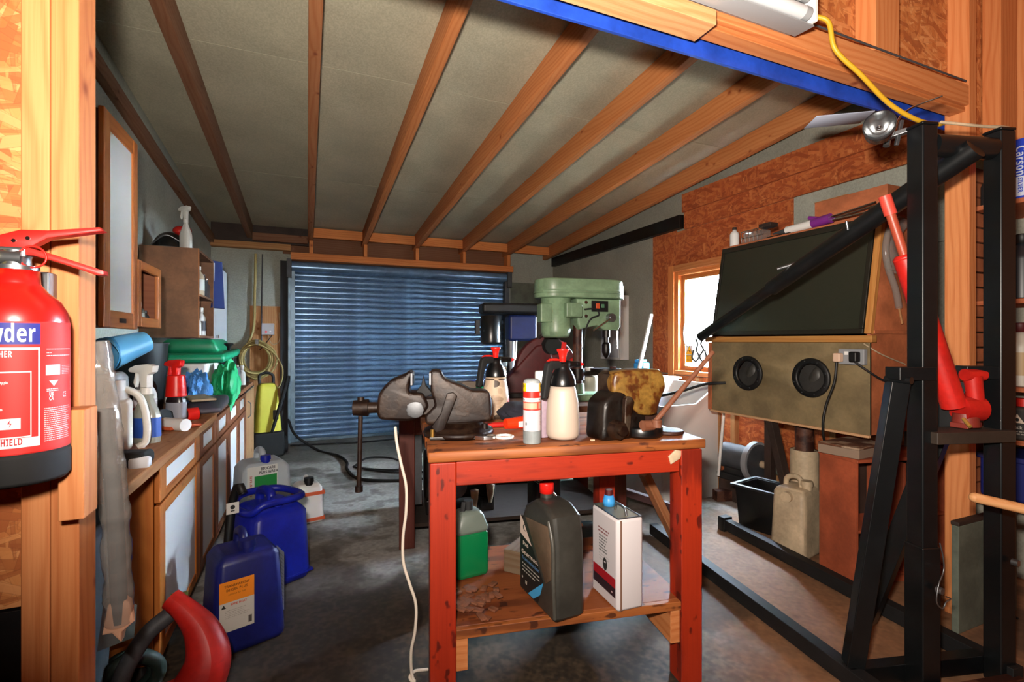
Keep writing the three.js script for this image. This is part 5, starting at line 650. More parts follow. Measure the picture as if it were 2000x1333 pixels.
// ================= right side: engine hoist =================
{
  const t = thing('engine_hoist', 'tall black twin-post engine hoist with jib pointing down into the room', 'engine hoist', [2.3, 0, -1.1]);
  const o = [2.3, 0, -1.1], r = (p) => p.map((v, i) => v - o[i]), m = M.hoist;
  const A = [2.205, 0, -1.125], Bp = [2.545, 0, -1.035], H = 2.19;
  const up = (p, y0, y1, w) => { const a = Math.atan2(Bp[2] - A[2], Bp[0] - A[0]); const g = B(-w / 2, w / 2, y0, y1, -w / 2, w / 2, 0.006, 1); g.rotateY(-a + 0.0); return g.translate(...r([p[0], 0, p[2]])); };
  part(t, 'mast', up(A, 0.0, H, 0.068), m); part(t, 'mast', up(Bp, 0.0, H, 0.068), m); part(t, 'mast_cap', up(A, H, H + 0.012, 0.072), m); part(t, 'mast_cap', up(Bp, H, H + 0.012, 0.072), m);
  part(t, 'mast_sleeve', up(A, 0.0, 0.57, 0.08), m);
  part(t, 'top_tube', rod(r([A[0] + 0.04, H - 0.065, A[2] + 0.01]), r([Bp[0] - 0.04, H - 0.065, Bp[2] - 0.01]), 0.042), m);
  part(t, 'cross_shelf', bar(r([A[0], 0.99, A[2]]), r([Bp[0], 0.99, Bp[2]]), 0.12, 0.045), M.rustBrown.clone());
  t.children.at(-1).material = grim('#3a3028', 0.6);
  // floor legs run into the room
  part(t, 'floor_leg', bar(r([1.945, 0.05, -1.13]), r([2.23, 0.05, -2.75]), 0.06, 0.07), M.hoistLeg); part(t, 'floor_leg', bar(r([2.555, 0.05, -0.98]), r([2.765, 0.05, -2.6]), 0.06, 0.07), M.hoistLeg); part(t, 'leg_end', B(-0.04, 0.04, 0.0, 0.1, -0.03, 0.03, 0.006).translate(...r([2.77, 0, -2.63])), m);
  part(t, 'foot_rail', bar(r([1.945, 0.05, -1.25]), r([2.56, 0.05, -1.09]), 0.05, 0.07), m); part(t, 'foot_rail', bar(r([1.95, 0.03, -1.1]), r([2.56, 0.03, -0.98]), 0.04, 0.05), M.rustBrown);
  // braces from the masts down to the legs
  part(t, 'brace', bar(r([2.105, 1.2, -1.155]), r([1.985, 0.06, -1.25]), 0.062, 0.062), m); part(t, 'brace_bracket', J(bar(r([2.08, 1.235, -1.16]), r([2.22, 1.235, -1.11]), 0.07, 0.05), C(0.014, 0.014, 0.09, ...r([2.1, 1.21, -1.15]), 12, 'z')), m);
  part(t, 'brace', bar(r([2.46, 1.2, -1.12]), r([2.4, 0.06, -1.45]), 0.07, 0.07), m); part(t, 'brace_bracket', bar(r([2.44, 1.235, -1.11]), r([2.54, 1.235, -1.04]), 0.07, 0.05), m);
  // jib: thick outer beam, thinner telescoped end
  const j0 = [2.37, 2.09, -1.06], j1 = [2.385, 1.385, -2.47], at = (k) => j0.map((v, i) => v + (j1[i] - v) * k);
  part(t, 'jib', rod(r(at(-0.02)), r(at(0.62)), 0.045, 0.042, 20), m); part(t, 'jib_extension', rod(r(at(0.6)), r(at(1)), 0.03, 0.03, 20), m); part(t, 'locking_pin', rod(r(at(0.53)).map((v, i) => v + (i === 1 ? 0.03 : -0.05)), r(at(0.53)).map((v, i) => v + (i === 1 ? 0.055 : 0.01)), 0.009), M.steel); part(t, 'locking_pin', rod(r(at(0.3)).map((v, i) => v + [-0.05, 0.0, 0][i]), r(at(0.3)).map((v, i) => v + [-0.06, 0.04, 0][i]), 0.006), M.steel);
  const hk = (dx, dy, s) => T([[0, 0, 0], [0.012 * s, -0.03, 0], [0.004, -0.06, 0], [0.02 * s, -0.1, 0], [0.0, -0.125, 0], [-0.022 * s, -0.105, 0], [-0.012 * s, -0.06, 0]].map(([a, b, c]) => { const q = r(j1); return [q[0] + a * 1.3 + dx, q[1] + b * 1.2 + dy, q[2] + c - 0.03]; }), 0.0065);
  part(t, 'hook', hk(-0.01, -0.01, 1), M.greyDk); part(t, 'hook', hk(0.05, -0.01, -1), M.greyDk);
  part(t, 'bolt', C(0.014, 0.014, 0.02, ...r([A[0] - 0.01, 0.42, A[2] + 0.062]), 6, 'z'), M.steel); part(t, 'bolt', C(0.014, 0.014, 0.02, ...r([Bp[0] - 0.015, 0.5, Bp[2] + 0.055]), 6, 'z'), M.steel);
  part(t, 'safety_wire', T([[2.19, 0.6, -1.06], [2.2, 0.55, -1.055], [2.205, 0.5, -1.055], [2.16, 0.45, -1.05], [2.15, 0.39, -1.05], [2.19, 0.36, -1.05], [2.21, 0.38, -1.05], [2.24, 0.385, -1.05], [2.21, 0.4, -1.05]].map(r), 0.0028, false, 60, 6), M.steel);
}
{ // long ram of the hoist
  const t = thing('hydraulic_ram', 'bright red hydraulic ram standing on the shelf between the hoist posts', 'hydraulic ram', [2.43, 1.015, -1.09]); const r = (p) => [p[0] - 2.43, p[1] - 1.015, p[2] + 1.09];
  const b = [2.4, 1.08, -1.11], top = [2.155, 1.93, -1.225], at = (k) => b.map((v, i) => v + (top[i] - v) * k);
  part(t, 'cylinder', rod(r(at(0.02)), r(at(0.73)), 0.042, 0.04, 32), M.redPlain); part(t, 'rod', rod(r(at(0.7)), r(at(0.98)), 0.017), mat('#a5452e', 0.4)); part(t, 'rod_end', J(rod(r(at(0.93)), r(at(1.02)), 0.022)), mat('#cf4638', 0.45)); part(t, 'gland', rod(r(at(0.72)), r(at(0.74)), 0.043, 0.03, 32), M.redPlain);
  part(t, 'pump_body', J(rod(r([2.405, 1.09, -1.1]), r([2.48, 1.09, -1.07]), 0.05, 0.05, 28), rod(r([2.46, 1.1, -1.07]), r([2.445, 1.22, -1.075]), 0.028, 0.03, 20), rod(r([2.41, 1.225, -1.085]), r([2.485, 1.225, -1.06]), 0.024, 0.024, 20)), M.redPlain); part(t, 'foot', J(C(0.045, 0.04, 0.05, ...r([2.43, 1.045, -1.09])), B(-0.05, 0.05, -0.0, 0.02, -0.03, 0.03, 0.003)), mat('#7a2a20', 0.5)); part(t, 'release_screw', rod(r([2.37, 1.055, -1.07]), r([2.35, 1.03, -1.04]), 0.007), mat('#c9a050', 0.4, { metalness: 0.6 }));
}
// clip-on spot lamp on the hoist
{
  const t = thing('spot_lamp', 'silver clip-on spot lamp fixed to the top of the hoist', 'lamp', [2.07, 2.2, -1.2], -0.55);
  const dish = [[0.012, 0.03], [0.026, 0.02], [0.04, 0.0], [0.047, -0.03], [0.05, -0.032], [0.05, 0.0], [0.043, 0.02], [0.032, 0.045], [0.0, 0.045]]; part(t, 'housing', L([[0.052, -0.034], [0.054, -0.03], [0.054, -0.012], [0.046, 0.01], [0.044, 0.06], [0.03, 0.075], [0.028, 0.12], [0.016, 0.13], [0, 0.13]], 36).rotateX(-Math.PI / 2).rotateY(-0.5), M.dullSteel);
  part(t, 'fins', J(...[0.02, 0.034, 0.048].map((y) => L([[0.044, y], [0.05, y + 0.002], [0.05, y + 0.007], [0.044, y + 0.009]], 32))).rotateX(-Math.PI / 2).rotateY(-0.5), M.chrome);
  part(t, 'reflector', L([[0.0, 0.03], [0.012, 0.03], [0.028, 0.016], [0.042, -0.008], [0.05, -0.031]], 32).rotateX(-Math.PI / 2).rotateY(-0.5), M.chrome); part(t, 'bulb', new THREE.SphereGeometry(0.009, 14, 10).translate(0, 0, 0.0), M.chrome); part(t, 'lens', C(0.05, 0.05, 0.002, 0, -0.033, 0, 36).rotateX(-Math.PI / 2).rotateY(-0.5), M.glass);
  part(t, 'clamp', J(bar([0.06, -0.01, -0.1], [0.13, 0.0, -0.05], 0.03, 0.02), bar([0.1, -0.05, -0.07], [0.12, 0.05, -0.07], 0.014), rod([0.08, -0.04, -0.1], [0.1, 0.04, -0.11], 0.012)), M.steel); part(t, 'bracket_wire', T([[0.1, 0.02, -0.08], [0.12, 0.07, -0.08], [0.16, 0.1, -0.07], [0.24, 0.12, -0.03]], 0.004), M.chrome);
}
one('tape', 'strip of crumpled silvery tape hanging below the blue membrane', 'tape', warp(B(-0.13, 0.13, 0, 0.004, -0.06, 0.06, 0.0015), (v) => { v.y += 0.012 * Math.sin(v.x * 40) + 0.008 * Math.sin(v.z * 60 + v.x * 30); }).rotateZ(0.1).rotateY(-0.5).translate(2.36, 2.425, -1.55), mat('#aab2c6', 0.4));
one('broom_handle', 'rounded wooden handle end poking in from the right edge', 'handle', J(rod([2.153, 0.812, -0.94], [2.3, 0.775, -0.74], 0.017, 0.017, 24), new THREE.SphereGeometry(0.017, 16, 10).translate(2.153, 0.812, -0.94).toNonIndexed()), wood('#d2a070', 0.6));
// ================= blast cabinet =================
{
  const x0 = 2.9, z0 = -2.89, z1 = -1.73, o = [x0, 0.825, z1]; const t = thing('blast_cabinet', 'home-made wooden blasting cabinet with sloping dark window and two glove holes', 'cabinet', o);
  const b = (xa, xb, ya, yb, za, zb, r = 0.002, gr = -1) => B(xa - x0, xb - x0, ya - 0.825, yb - 0.825, za - z1, zb - z1, r, gr);
  const xb = 3.55, lean = 0.13, yT = 2.08;
  // front panel with round holes: outline in (z, y), extruded along x
  const hz = [-2.546, -2.072], hy = 1.13;
  const fp = E([[z0, 0.83], [z1, 0.83], [z1, 1.35], [z0, 1.35]].map(([z, y]) => [z - z1, y - 0.825]), 0.014, 0.001, hz.map((z) => circ(0.1, 32, z - z1, hy - 0.825))); fp.rotateY(-Math.PI / 2); fp.translate(0.007, 0, 0); part(t, 'front_panel', uvm(fp), M.cabPaint);
  part(t, 'end_panel', b(x0 + 0.001, xb, 0.83, 1.4, z1 - 0.018, z1, 0.002), M.mdf); part(t, 'end_panel', b(x0 + 0.001, xb, 0.83, 1.4, z0, z0 + 0.018, 0.002), M.mdf); part(t, 'base_panel', b(x0 + 0.015, xb, 0.83, 0.845, z0 + 0.019, z1 - 0.019), M.mdf); part(t, 'back_panel', b(xb - 0.018, xb, 0.846, yT, z0 + 0.019, z1 - 0.019), M.mdf);
  const upper = (z) => { const g = E([[x0 + 0.012, 1.4], [xb, 1.4], [xb, yT], [x0 + lean, yT]].map(([x, y]) => [x - x0, y - 0.825]), 0.018, 0.001); return g.translate(0, 0, z - z1); };
  part(t, 'upper_end_panel', upper(z1 - 0.02), M.mdf); part(t, 'upper_end_panel', upper(z0 + 0.012), M.mdf); part(t, 'top_panel', b(x0 + lean - 0.005, xb, yT, yT + 0.016, z0, z1), M.mdf);
  // edging strip down the right slope and along the shoulder
  part(t, 'edge_strip', bar([0.014, 1.4 - 0.825, -0.015], [lean, yT - 0.825, -0.015], 0.035, 0.03), M.mdfTop); part(t, 'edge_strip', b(x0 + 0.03, xb, 1.4, 1.42, z1 - 0.01, z1 + 0.008), M.mdf); part(t, 'front_rail', b(x0 - 0.035, x0 + 0.012, 1.352, 1.392, z0 - 0.03, z1 + 0.03, 0.004), wood('#b98a4c', 0.7)); part(t, 'edge_strip', b(x0 - 0.012, x0, 0.83, 1.35, z0 - 0.022, z0 + 0.01), M.mdf); part(t, 'bottom_edging', b(x0 - 0.012, x0 + 0.01, 0.815, 0.83, z0, z1, 0.003), mat('#c49a72', 0.6));
  // sloping window
  const slope = Math.atan2(lean - 0.012, yT - 1.4), len = Math.hypot(lean - 0.012, yT - 1.4);
  const wn = new THREE.Group(); const P0 = (g) => { g.rotateZ(-slope); return g.translate(0.006, 1.4 - 0.825, 0); };
  const win = part(t, 'window', P0(B(-0.004, 0.004, 0.02, len - 0.03, z0 - z1 + 0.03, -0.05, 0.001)), M.tinted, 'dark tinted glass');
  part(win, 'seal', P0(J(B(-0.014, 0.006, 0.0, 0.03, z0 - z1 + 0.004, -0.036, 0.004), B(-0.014, 0.006, len - 0.04, len, z0 - z1 + 0.004, -0.036, 0.004), B(-0.014, 0.006, 0.03, len - 0.04, z0 - z1 + 0.004, z0 - z1 + 0.03, 0.004), B(-0.014, 0.006, 0.03, len - 0.04, -0.062, -0.036, 0.004))), mat('#23221c', 0.35));
  for (const z of hz) { const ring = part(t, 'glove_port', turn(L([[0.088, -0.01], [0.122, -0.01], [0.124, 0.0], [0.12, 0.012], [0.094, 0.014], [0.088, 0.006]], 48), 0, 0, Math.PI / 2).translate(-0.006, hy - 0.825, z - z1), M.black); part(ring, 'bolt', J(...Array.from({ length: 8 }, (_, i) => C(0.004, 0.004, 0.006, -0.018, hy - 0.825 + 0.107 * Math.sin(i * Math.PI / 4 + 0.3), z - z1 + 0.107 * Math.cos(i * Math.PI / 4 + 0.3), 8, 'x'))), M.steel); part(t, 'glove', warp(rod([0.02, hy - 0.825, z - z1], [0.42, hy - 0.9, z - z1 - 0.03], 0.092, 0.04, 24), (v) => { const k = 1 + 0.1 * Math.sin(v.x * 70 + v.z * 30); v.y = (v.y - (hy - 0.825)) * k + hy - 0.825; }), grim('#2c2b29', 0.6)); part(t, 'glove_fold', warp(new THREE.SphereGeometry(0.07, 20, 14).toNonIndexed(), (v) => { v.x *= 0.55; v.z *= 0.8; v.y += 0.015 * Math.sin(v.z * 60); }).translate(0.05, hy - 0.83, z - z1 - 0.005), grim('#3c3a36', 0.5)); }
  const sk = part(t, 'double_socket', b(x0 - 0.035, x0 - 0.001, 1.225, 1.315, -1.885, -1.74, 0.006), M.grey, 'grey metal double socket'); part(sk, 'plug', b(x0 - 0.075, x0 - 0.036, 1.238, 1.29, -1.892, -1.85, 0.008), mat('#d8b8a0', 0.5)); part(sk, 'plug', b(x0 - 0.08, x0 - 0.036, 1.24, 1.3, -1.8, -1.755, 0.01), M.black); part(sk, 'rocker', b(x0 - 0.04, x0 - 0.035, 1.28, 1.3, -1.845, -1.825, 0.001), M.white);
  part(t, 'lead', T([[-0.07, 0.41, -0.14], [-0.08, 0.3, -0.145], [-0.09, 0.15, -0.19], [-0.1, 0.05, -0.2], [-0.05, -0.08, -0.22], [0.2, -0.12, -0.3]], 0.007), M.black); part(t, 'lead', T([[-0.07, 0.42, -0.04], [-0.03, 0.36, 0.02], [0.1, 0.31, 0.025], [0.3, 0.32, 0.02]], 0.006), M.dark); part(t, 'lead', T([[-0.02, 0.52, -0.02], [0.05, 0.47, 0.014], [0.3, 0.4, 0.012]], 0.004), M.cream);
  part(t, 'air_line', T([[0.0, 0.22, z0 - z1 + 0.14], [-0.1, 0.21, z0 - z1 + 0.06], [-0.3, 0.15, z0 - z1 - 0.02], [-0.52, 0.12, z0 - z1 - 0.05], [-0.8, 0.13, z0 - z1 - 0.2]], 0.011), M.dark);
  part(t, 'leg', bar([0.06, 0.0, -0.68], [0.32, -0.825, -0.68], 0.05, 0.06), M.brownDk); part(t, 'leg', B(0.5, 0.56, -0.825, 0.004, -1.1, -1.04), M.brownDk); part(t, 'leg', B(0.5, 0.56, -0.825, 0.004, -0.1, -0.04), M.brownDk); part(t, 'leg', rod([0.22, -0.825, -0.55], [0.22, 0.004, -0.55], 0.057, 0.057, 32), M.rustBrown);
}
one('tube', 'cream plastic sleeve round the foot of the cabinet post', 'tube', L([[0.062, 0], [0.085, 0], [0.087, 0.62], [0.062, 0.62], [0.062, 0.6], [0.06, 0.0]], 36).translate(3.12, 0, -2.28), M.cream);
// on top of the cabinet
bottle('bottle', 'white squeeze bottle with brown cap standing on the cabinet top corner', [3.09, 2.097, -2.84], 0.034, 0.155, M.white, M.brownDk, 0.02);
{ const t = thing('wire_rack', 'small clear plastic and wire rack on the cabinet top', 'rack', [3.11, 2.096, -2.66]); for (let i = 0; i < 6; i++) part(t, 'wire', T([[-0.03, 0.004, -0.1 + i * 0.035], [-0.03, 0.1, -0.1 + i * 0.035], [0.05, 0.1, -0.1 + i * 0.035]], 0.0025), M.chrome); part(t, 'rail', J(rod([-0.03, 0.004, -0.11], [-0.03, 0.004, 0.09], 0.003), rod([-0.03, 0.1, -0.11], [-0.03, 0.1, 0.09], 0.003), rod([-0.03, 0.05, -0.11], [-0.03, 0.05, 0.09], 0.003)), M.chrome); part(t, 'tray', B(-0.02, 0.06, 0.1, 0.13, 0.04, 0.14, 0.004), M.brownDk); part(t, 'case', B(-0.02, 0.06, 0.0, 0.09, -0.1, 0.08, 0.006), M.clear); }
{ const t = thing('sealant_gun', 'purple and white sealant gun lying along the front of the cabinet top', 'sealant gun', [3.08, 2.1, -2.22], 0); part(t, 'cartridge', rod([0, 0.03, -0.16], [0, 0.036, 0.03], 0.027, 0.027, 24), M.white); part(t, 'nozzle', rod([0, 0.028, -0.27], [0, 0.03, -0.16], 0.006, 0.018, 18), M.greyDk); part(t, 'barrel', rod([0, 0.036, 0.03], [0, 0.045, 0.15], 0.031, 0.031, 24), M.purple); part(t, 'handle', bar([0, 0.05, 0.1], [0.0, 0.08, -0.0], 0.03, 0.025, 0.008), M.purple); part(t, 'plunger', J(rod([-0.01, 0.05, 0.15], [-0.01, 0.075, 0.42], 0.006), rod([0.012, 0.04, 0.15], [0.012, 0.06, 0.4], 0.006), rod([0.0, 0.03, 0.16], [0.0, 0.03, 0.38], 0.007)), M.chrome); }
one('lid', 'thin black tray lying under the sealant gun nozzle', 'tray', B(-0.05, 0.05, 0, 0.012, -0.09, 0.09, 0.003).translate(3.1, 2.097, -2.43), M.black);
{ const t = thing('cardboard_box', 'flat orange-brown cardboard box standing at the back of the cabinet top', 'box', [3.3, 2.097, -1.95]); part(t, 'panel', B(-0.12, 0.2, 0, 0.2, -0.3, 0.15, 0.003), M.mdf); part(t, 'flap', B(-0.122, 0.202, 0.2, 0.204, -0.302, -0.08, 0.001), M.card); }
{ const t = thing('hose', 'clear bent plastic hose hanging at the right edge of the cabinet window', 'hose', [2.99, 1.55, -1.72]); part(t, 'tube', T([[0.1, 0.5, 0.04], [0.02, 0.44, 0.03], [-0.02, 0.33, 0.03], [0.0, 0.23, 0.03], [0.07, 0.1, 0.03], [0.12, 0.0, 0.02]], 0.017, false, 50, 14), M.film); part(t, 'rod', rod([0.12, 0.0, 0.02], [0.15, -0.09, 0.02], 0.006), M.card); part(t, 'bag', warp(T([[0.14, 0.5, 0.03], [0.07, 0.38, 0.03], [0.03, 0.2, 0.03]], 0.045, false, 40, 18), (v) => { v.z = 0.03 + (v.z - 0.03) * 0.4 + 0.006 * Math.sin(v.y * 70); }), M.film); }
// below and beside the cabinet
{ const t = thing('shelf_unit', 'open-fronted reddish chipboard shelf unit under the blast cabinet', 'shelf unit', [2.797, 0, -1.717], -0.19); const m = M.mdfRed, W = 0.62, D = 0.245, H = 0.69;
  part(t, 'side_panel', B(-0.03, -0.012, 0, H, -D, 0), m); part(t, 'side_panel', B(W - 0.018, W, 0, H, -D, 0), m); part(t, 'divider', B(0.3, 0.315, 0.06, H - 0.018, -D + 0.01, -0.005), m); part(t, 'top', B(-0.03, W, H, H + 0.018, -D - 0.01, 0.01), m); part(t, 'shelf', B(-0.011, W - 0.019, 0.045, 0.06, -D + 0.01, -0.004), m); part(t, 'shelf', B(-0.011, 0.3, 0.3, 0.315, -D + 0.01, -0.004), m); part(t, 'shelf', B(0.316, W - 0.019, 0.36, 0.375, -D + 0.01, -0.004), m); part(t, 'back_panel', B(-0.011, W - 0.019, 0.06, H - 0.001, -D, -D + 0.008), M.brownDk); part(t, 'kick_board', B(-0.011, W - 0.019, 0, 0.044, -0.04, -0.02), m); }
{ const t = thing('book', 'dusty flat box with worn pale top on the chipboard shelf unit', 'box', [2.93, 0.709, -1.84], 0.1); part(t, 'tray', B(-0.16, 0.16, 0, 0.05, -0.11, 0.11, 0.004), mat('#8f7a68', 0.8)); part(t, 'lid', B(-0.162, 0.162, 0.05, 0.062, -0.112, 0.112, 0.004), mat('#b49c86', 0.8, { map: texRust })); }
{ const t = jerrycan('jerrycan', 'cream plastic jerrycan with round cap under the blast cabinet', [2.9, 0, -2.17], 0.2, 0.27, 0.22, 0.5, M.cream, {}); part(t, 'front_cap', C(0.032, 0.032, 0.03, -0.128, 0.38, 0.0, 24, 'x'), M.cream); }
{ const t = thing('tub', 'black square plastic tub on the floor behind the cream jerrycan', 'tub', [3.08, 0, -2.56], 0.2); t.scale.setScalar(0.84); part(t, 'body', warp(J(B(-0.17, 0.17, 0, 0.012, -0.17, 0.17, 0.004), B(-0.17, -0.155, 0, 0.36, -0.17, 0.17, 0.005), B(0.155, 0.17, 0, 0.36, -0.17, 0.17, 0.005), B(-0.155, 0.155, 0, 0.36, -0.17, -0.155, 0.005), B(-0.155, 0.155, 0, 0.36, 0.155, 0.17, 0.005)), (v) => { const k = 0.86 + 0.4 * v.y; v.x *= k; v.z *= k; }), M.black); part(t, 'rim', J(B(-0.2, -0.165, 0.35, 0.37, -0.2, 0.2, 0.004), B(0.165, 0.2, 0.35, 0.37, -0.2, 0.2, 0.004), B(-0.165, 0.165, 0.35, 0.37, -0.2, -0.165, 0.004), B(-0.165, 0.165, 0.35, 0.37, 0.165, 0.2, 0.004)), grim('#2a2b2b', 0.45)); }
{ const t = thing('grinder', 'grey motor with large disc lying by the boarded wall under the cabinet', 'grinder', [3.46, 0.17, -3.0], 0.07); part(t, 'plinth_block', B(-0.14, 0.14, -0.17, -0.001, -0.22, 0.09, 0.004), M.brownDk); part(t, 'disc', C(0.165, 0.165, 0.045, 0, 0.18, 0.04, 44, 'z'), M.grey); part(t, 'disc_face', C(0.145, 0.145, 0.006, 0, 0.18, 0.066, 40, 'z'), M.greyDk); part(t, 'motor', C(0.11, 0.11, 0.28, 0, 0.18, -0.13, 32, 'z'), M.greyDk); part(t, 'cradle', J(B(-0.13, 0.13, 0, 0.05, -0.25, 0.08, 0.006), B(-0.1, 0.1, 0.05, 0.1, -0.2, 0.0, 0.006)), M.dark); part(t, 'hub', C(0.03, 0.026, 0.1, 0.03, 0.16, 0.12, 20, 'z'), M.creamDark); part(t, 'hose_end', T([[0.05, 0.15, 0.17], [0.09, 0.11, 0.2], [0.14, 0.09, 0.22]], 0.03, false, 24, 14), M.greyGreen); }
{ // white open-topped chest
  const t = thing('chest', 'white open-topped chest standing under the window with brown edges', 'chest', [3.0, 0, -3.48], 0.08);
  part(t, 'front_panel', E([[-0.33, 0], [0.33, 0.0], [0.33, 0.98], [0.05, 0.82], [-0.33, 0.82]].map(([a, b]) => [a, b]), 0.02, 0.001).translate(0, 0, 0.25), M.white); part(t, 'side_panel', B(-0.33, -0.31, 0, 0.82, -0.27, 0.239, 0.002), M.white); part(t, 'side_panel', B(0.31, 0.33, 0, 0.98, -0.27, 0.239, 0.002), M.white); part(t, 'back_panel', B(-0.309, 0.309, 0, 0.98, -0.27, -0.25, 0.002), M.white); part(t, 'floor_panel', B(-0.309, 0.309, 0.6, 0.62, -0.249, 0.239, 0.001), M.grey); part(t, 'edging', bar([0.325, 0.0, 0.268], [0.325, 0.975, 0.268], 0.02, 0.015), M.card); part(t, 'shelf_top', B(-0.33, 0.45, 0.985, 1.005, -0.6, -0.28, 0.002), M.white); part(t, 'shelf_support', B(-0.31, 0.43, 0, 0.984, -0.58, -0.3, 0.002), M.white);
}
one('rope', 'coil of white rope lying on the white chest top by the window', 'rope', J(...[0.1, 0.085, 0.115].map((r, i) => turnRing(r, 0.01, 0.01 * i, 0.012 + 0.018 * i, 0.01 * i, Math.PI / 2))).translate(2.92, 1.006, -3.9), M.cordW);
one('timber_block', 'short dark brown timber block on the floor before the white chest', 'timber', bar([3.2, 0.045, -3.15], [3.42, 0.045, -3.08], 0.08, 0.088), M.rustBrown);
one('pole', 'thin white pole leaning against the white chest', 'pole', rod([3.194, 0.223, -3.104], [3.277, 0.755, -3.123], 0.012), M.white);
one('pole', 'white plastic pipe leaning against the wall by the window', 'pole', rod([3.119, 0.947, -4.112], [3.455, 1.647, -4.296], 0.02), M.white);
{ const t = thing('workbench', 'low boarded side bench along the wall beneath the window', 'bench', [3.4, 0, -4.7]); part(t, 'top', B(-0.25, 0.35, 0.94, 0.975, -0.75, 0.5, 0.003), wood('#8a6a50', 0.7)); for (const [x, z] of [[-0.23, -0.73], [-0.23, 0.42], [0.28, -0.73], [0.28, 0.42]]) part(t, 'leg', B(x, x + 0.06, 0, 0.939, z, z + 0.06), M.brownDk); }
{ const t = thing('canister', 'light blue plastic canister on the side bench by the window', 'canister', [3.33, 0.976, -4.3], 0.4); part(t, 'body', warp(B(-0.07, 0.07, 0, 0.15, -0.06, 0.06, 0.014), (v) => v), M.sky); part(t, 'neck', warp(B(-0.068, 0.03, 0.15, 0.185, -0.05, 0.05, 0.01), (v) => v), M.sky); part(t, 'cap', C(0.02, 0.02, 0.02, 0.045, 0.16, 0), M.skyDk); }
{ const t = thing('wall_unit', 'narrow white wall box in the far right corner behind the drill', 'box', [3.7, 1.12, -5.32]); part(t, 'case', B(-0.06, 0.068, 0, 0.82, -0.25, 0.2, 0.006), M.white); part(t, 'door', B(-0.072, -0.061, 0.03, 0.79, -0.22, 0.17, 0.003), mat('#c9ced6', 0.5)); }
// ================= shelves at the right edge =================
{
  const t = thing('shelving', 'wall shelving with notched wooden upright beyond the right post', 'shelving', [3.3, 0, -1.25]);
  for (let i = 0; i < 22; i++) { const y = 0.51 + i * 0.082; part(t, 'upright_block', B(0.03, 0.15, y, y + 0.072, -0.27, -0.21, 0.004), M.mdf); }
  part(t, 'upright_core', B(0.03, 0.15, 0.5, 2.32, -0.28, -0.271, 0.001), M.brownDk);
  for (const y of [0.5, 0.83, 1.1, 1.55, 2.06]) part(t, 'shelf', B(0.02, 0.46, y, y + 0.025, -0.205, 0.5, 0.003), wood('#b0653f', 0.65));
  part(t, 'back_panel', B(0.45, 0.462, 0.5, 2.32, -0.11, 0.5, 0.001), M.brownDk); part(t, 'upright_panel', B(0.04, 0.45, 0.0, 2.32, 0.5, 0.52, 0.002), M.mdf);
}
{ const tx = canvasTex(256, 512, (g) => { g.fillStyle = '#1b3fc0'; g.fillRect(0, 0, 256, 512); g.save(); g.translate(120, 60); g.rotate(Math.PI / 2); g.fillStyle = '#cdd6ea'; g.font = 'bold 78px sans-serif'; g.fillText('Carson', 0, -10); g.fillRect(265, -66, 170, 60); g.fillStyle = '#1b3fc0'; g.font = 'bold 40px sans-serif'; g.fillText('SILVER', 275, -22); g.fillStyle = '#9fb4e0'; g.fillRect(30, 58, 330, 8); g.restore(); });
  const t = thing('cartridge_box', 'bright blue box with white sideways lettering on the top right shelf', 'box', [3.42, 2.086, -1.29]); part(t, 'body', E([[-0.09, 0], [0.09, 0], [0.09, 0.27], [0.03, 0.31], [-0.05, 0.31], [-0.09, 0.2]], 0.2, 0.004), mat('#1b3fc0', 0.4)); decal(t, 0.17, 0.3, tx, [-0.0905, 0.15, 0.0], [0, -Math.PI / 2, 0]); decal(t, 0.15, 0.24, tx, [0.0, 0.13, 0.1008], [0, 0, 0]); }
bottle('bottle', 'tall dark bottle on the second shelf at the right edge', [3.42, 1.575, -1.3], 0.06, 0.34, mat('#23262c', 0.4), M.black, 0.05);
bottle('bottle', 'pale bottle with tan label on the third shelf at the right edge', [3.4, 1.125, -1.3], 0.065, 0.33, mat('#b9b3a6', 0.45), M.redDark, 0.05, null, 'bottle', mat('#a88c62', 0.5));
{ const t = thing('canister', 'dark printed canister with red cap on the lower right shelf', 'canister', [3.4, 0.855, -1.28]); part(t, 'body', B(-0.08, 0.08, 0, 0.17, -0.07, 0.07, 0.015), mat('#34302c', 0.5)); part(t, 'cap', C(0.035, 0.035, 0.04, 0, 0.19, 0), M.redPlain); decal(t, 0.11, 0.13, canvasTex(128, 128, (g) => { g.fillStyle = '#2c2a28'; g.fillRect(0, 0, 128, 128); g.fillStyle = '#c9b8a6'; g.beginPath(); g.moveTo(30, 60); g.lineTo(64, 14); g.lineTo(98, 60); g.fill(); g.fillStyle = '#222'; g.beginPath(); g.arc(64, 44, 9, 0, 7); g.fill(); g.fillStyle = '#b8b2a8'; g.font = 'bold 22px sans-serif'; g.fillText('Black', 30, 90); lines(g, 20, 100, 90, 2, 12, 6, '#8a857c'); }), [-0.0806, 0.085, 0], [0, -Math.PI / 2, 0]); }
one('crate', 'deep blue plastic crate on the bottom right shelf', 'crate', J(B(3.36, 3.7, 0.526, 0.75, -1.45, -1.05, 0.02), B(3.35, 3.71, 0.73, 0.76, -1.46, -1.04, 0.008)), mat('#16226a', 0.5));
bottle('spray_can', 'slim dark spray can behind the hoist post on the top shelf', [3.4, 2.086, -1.43], 0.028, 0.2, M.dark, M.white, 0.05, null, 'spray can');
{ const t = thing('glass', 'clear drinking glass on the shelf beside the notched upright', 'glass', [3.42, 1.575, -1.42]); part(t, 'bowl', L([[0, 0.004], [0.026, 0.004], [0.032, 0.1], [0.034, 0.1], [0.028, 0], [0, 0]], 28), M.clear); part(t, 'base', C(0.027, 0.027, 0.006, 0, 0.003, 0), M.clear); }
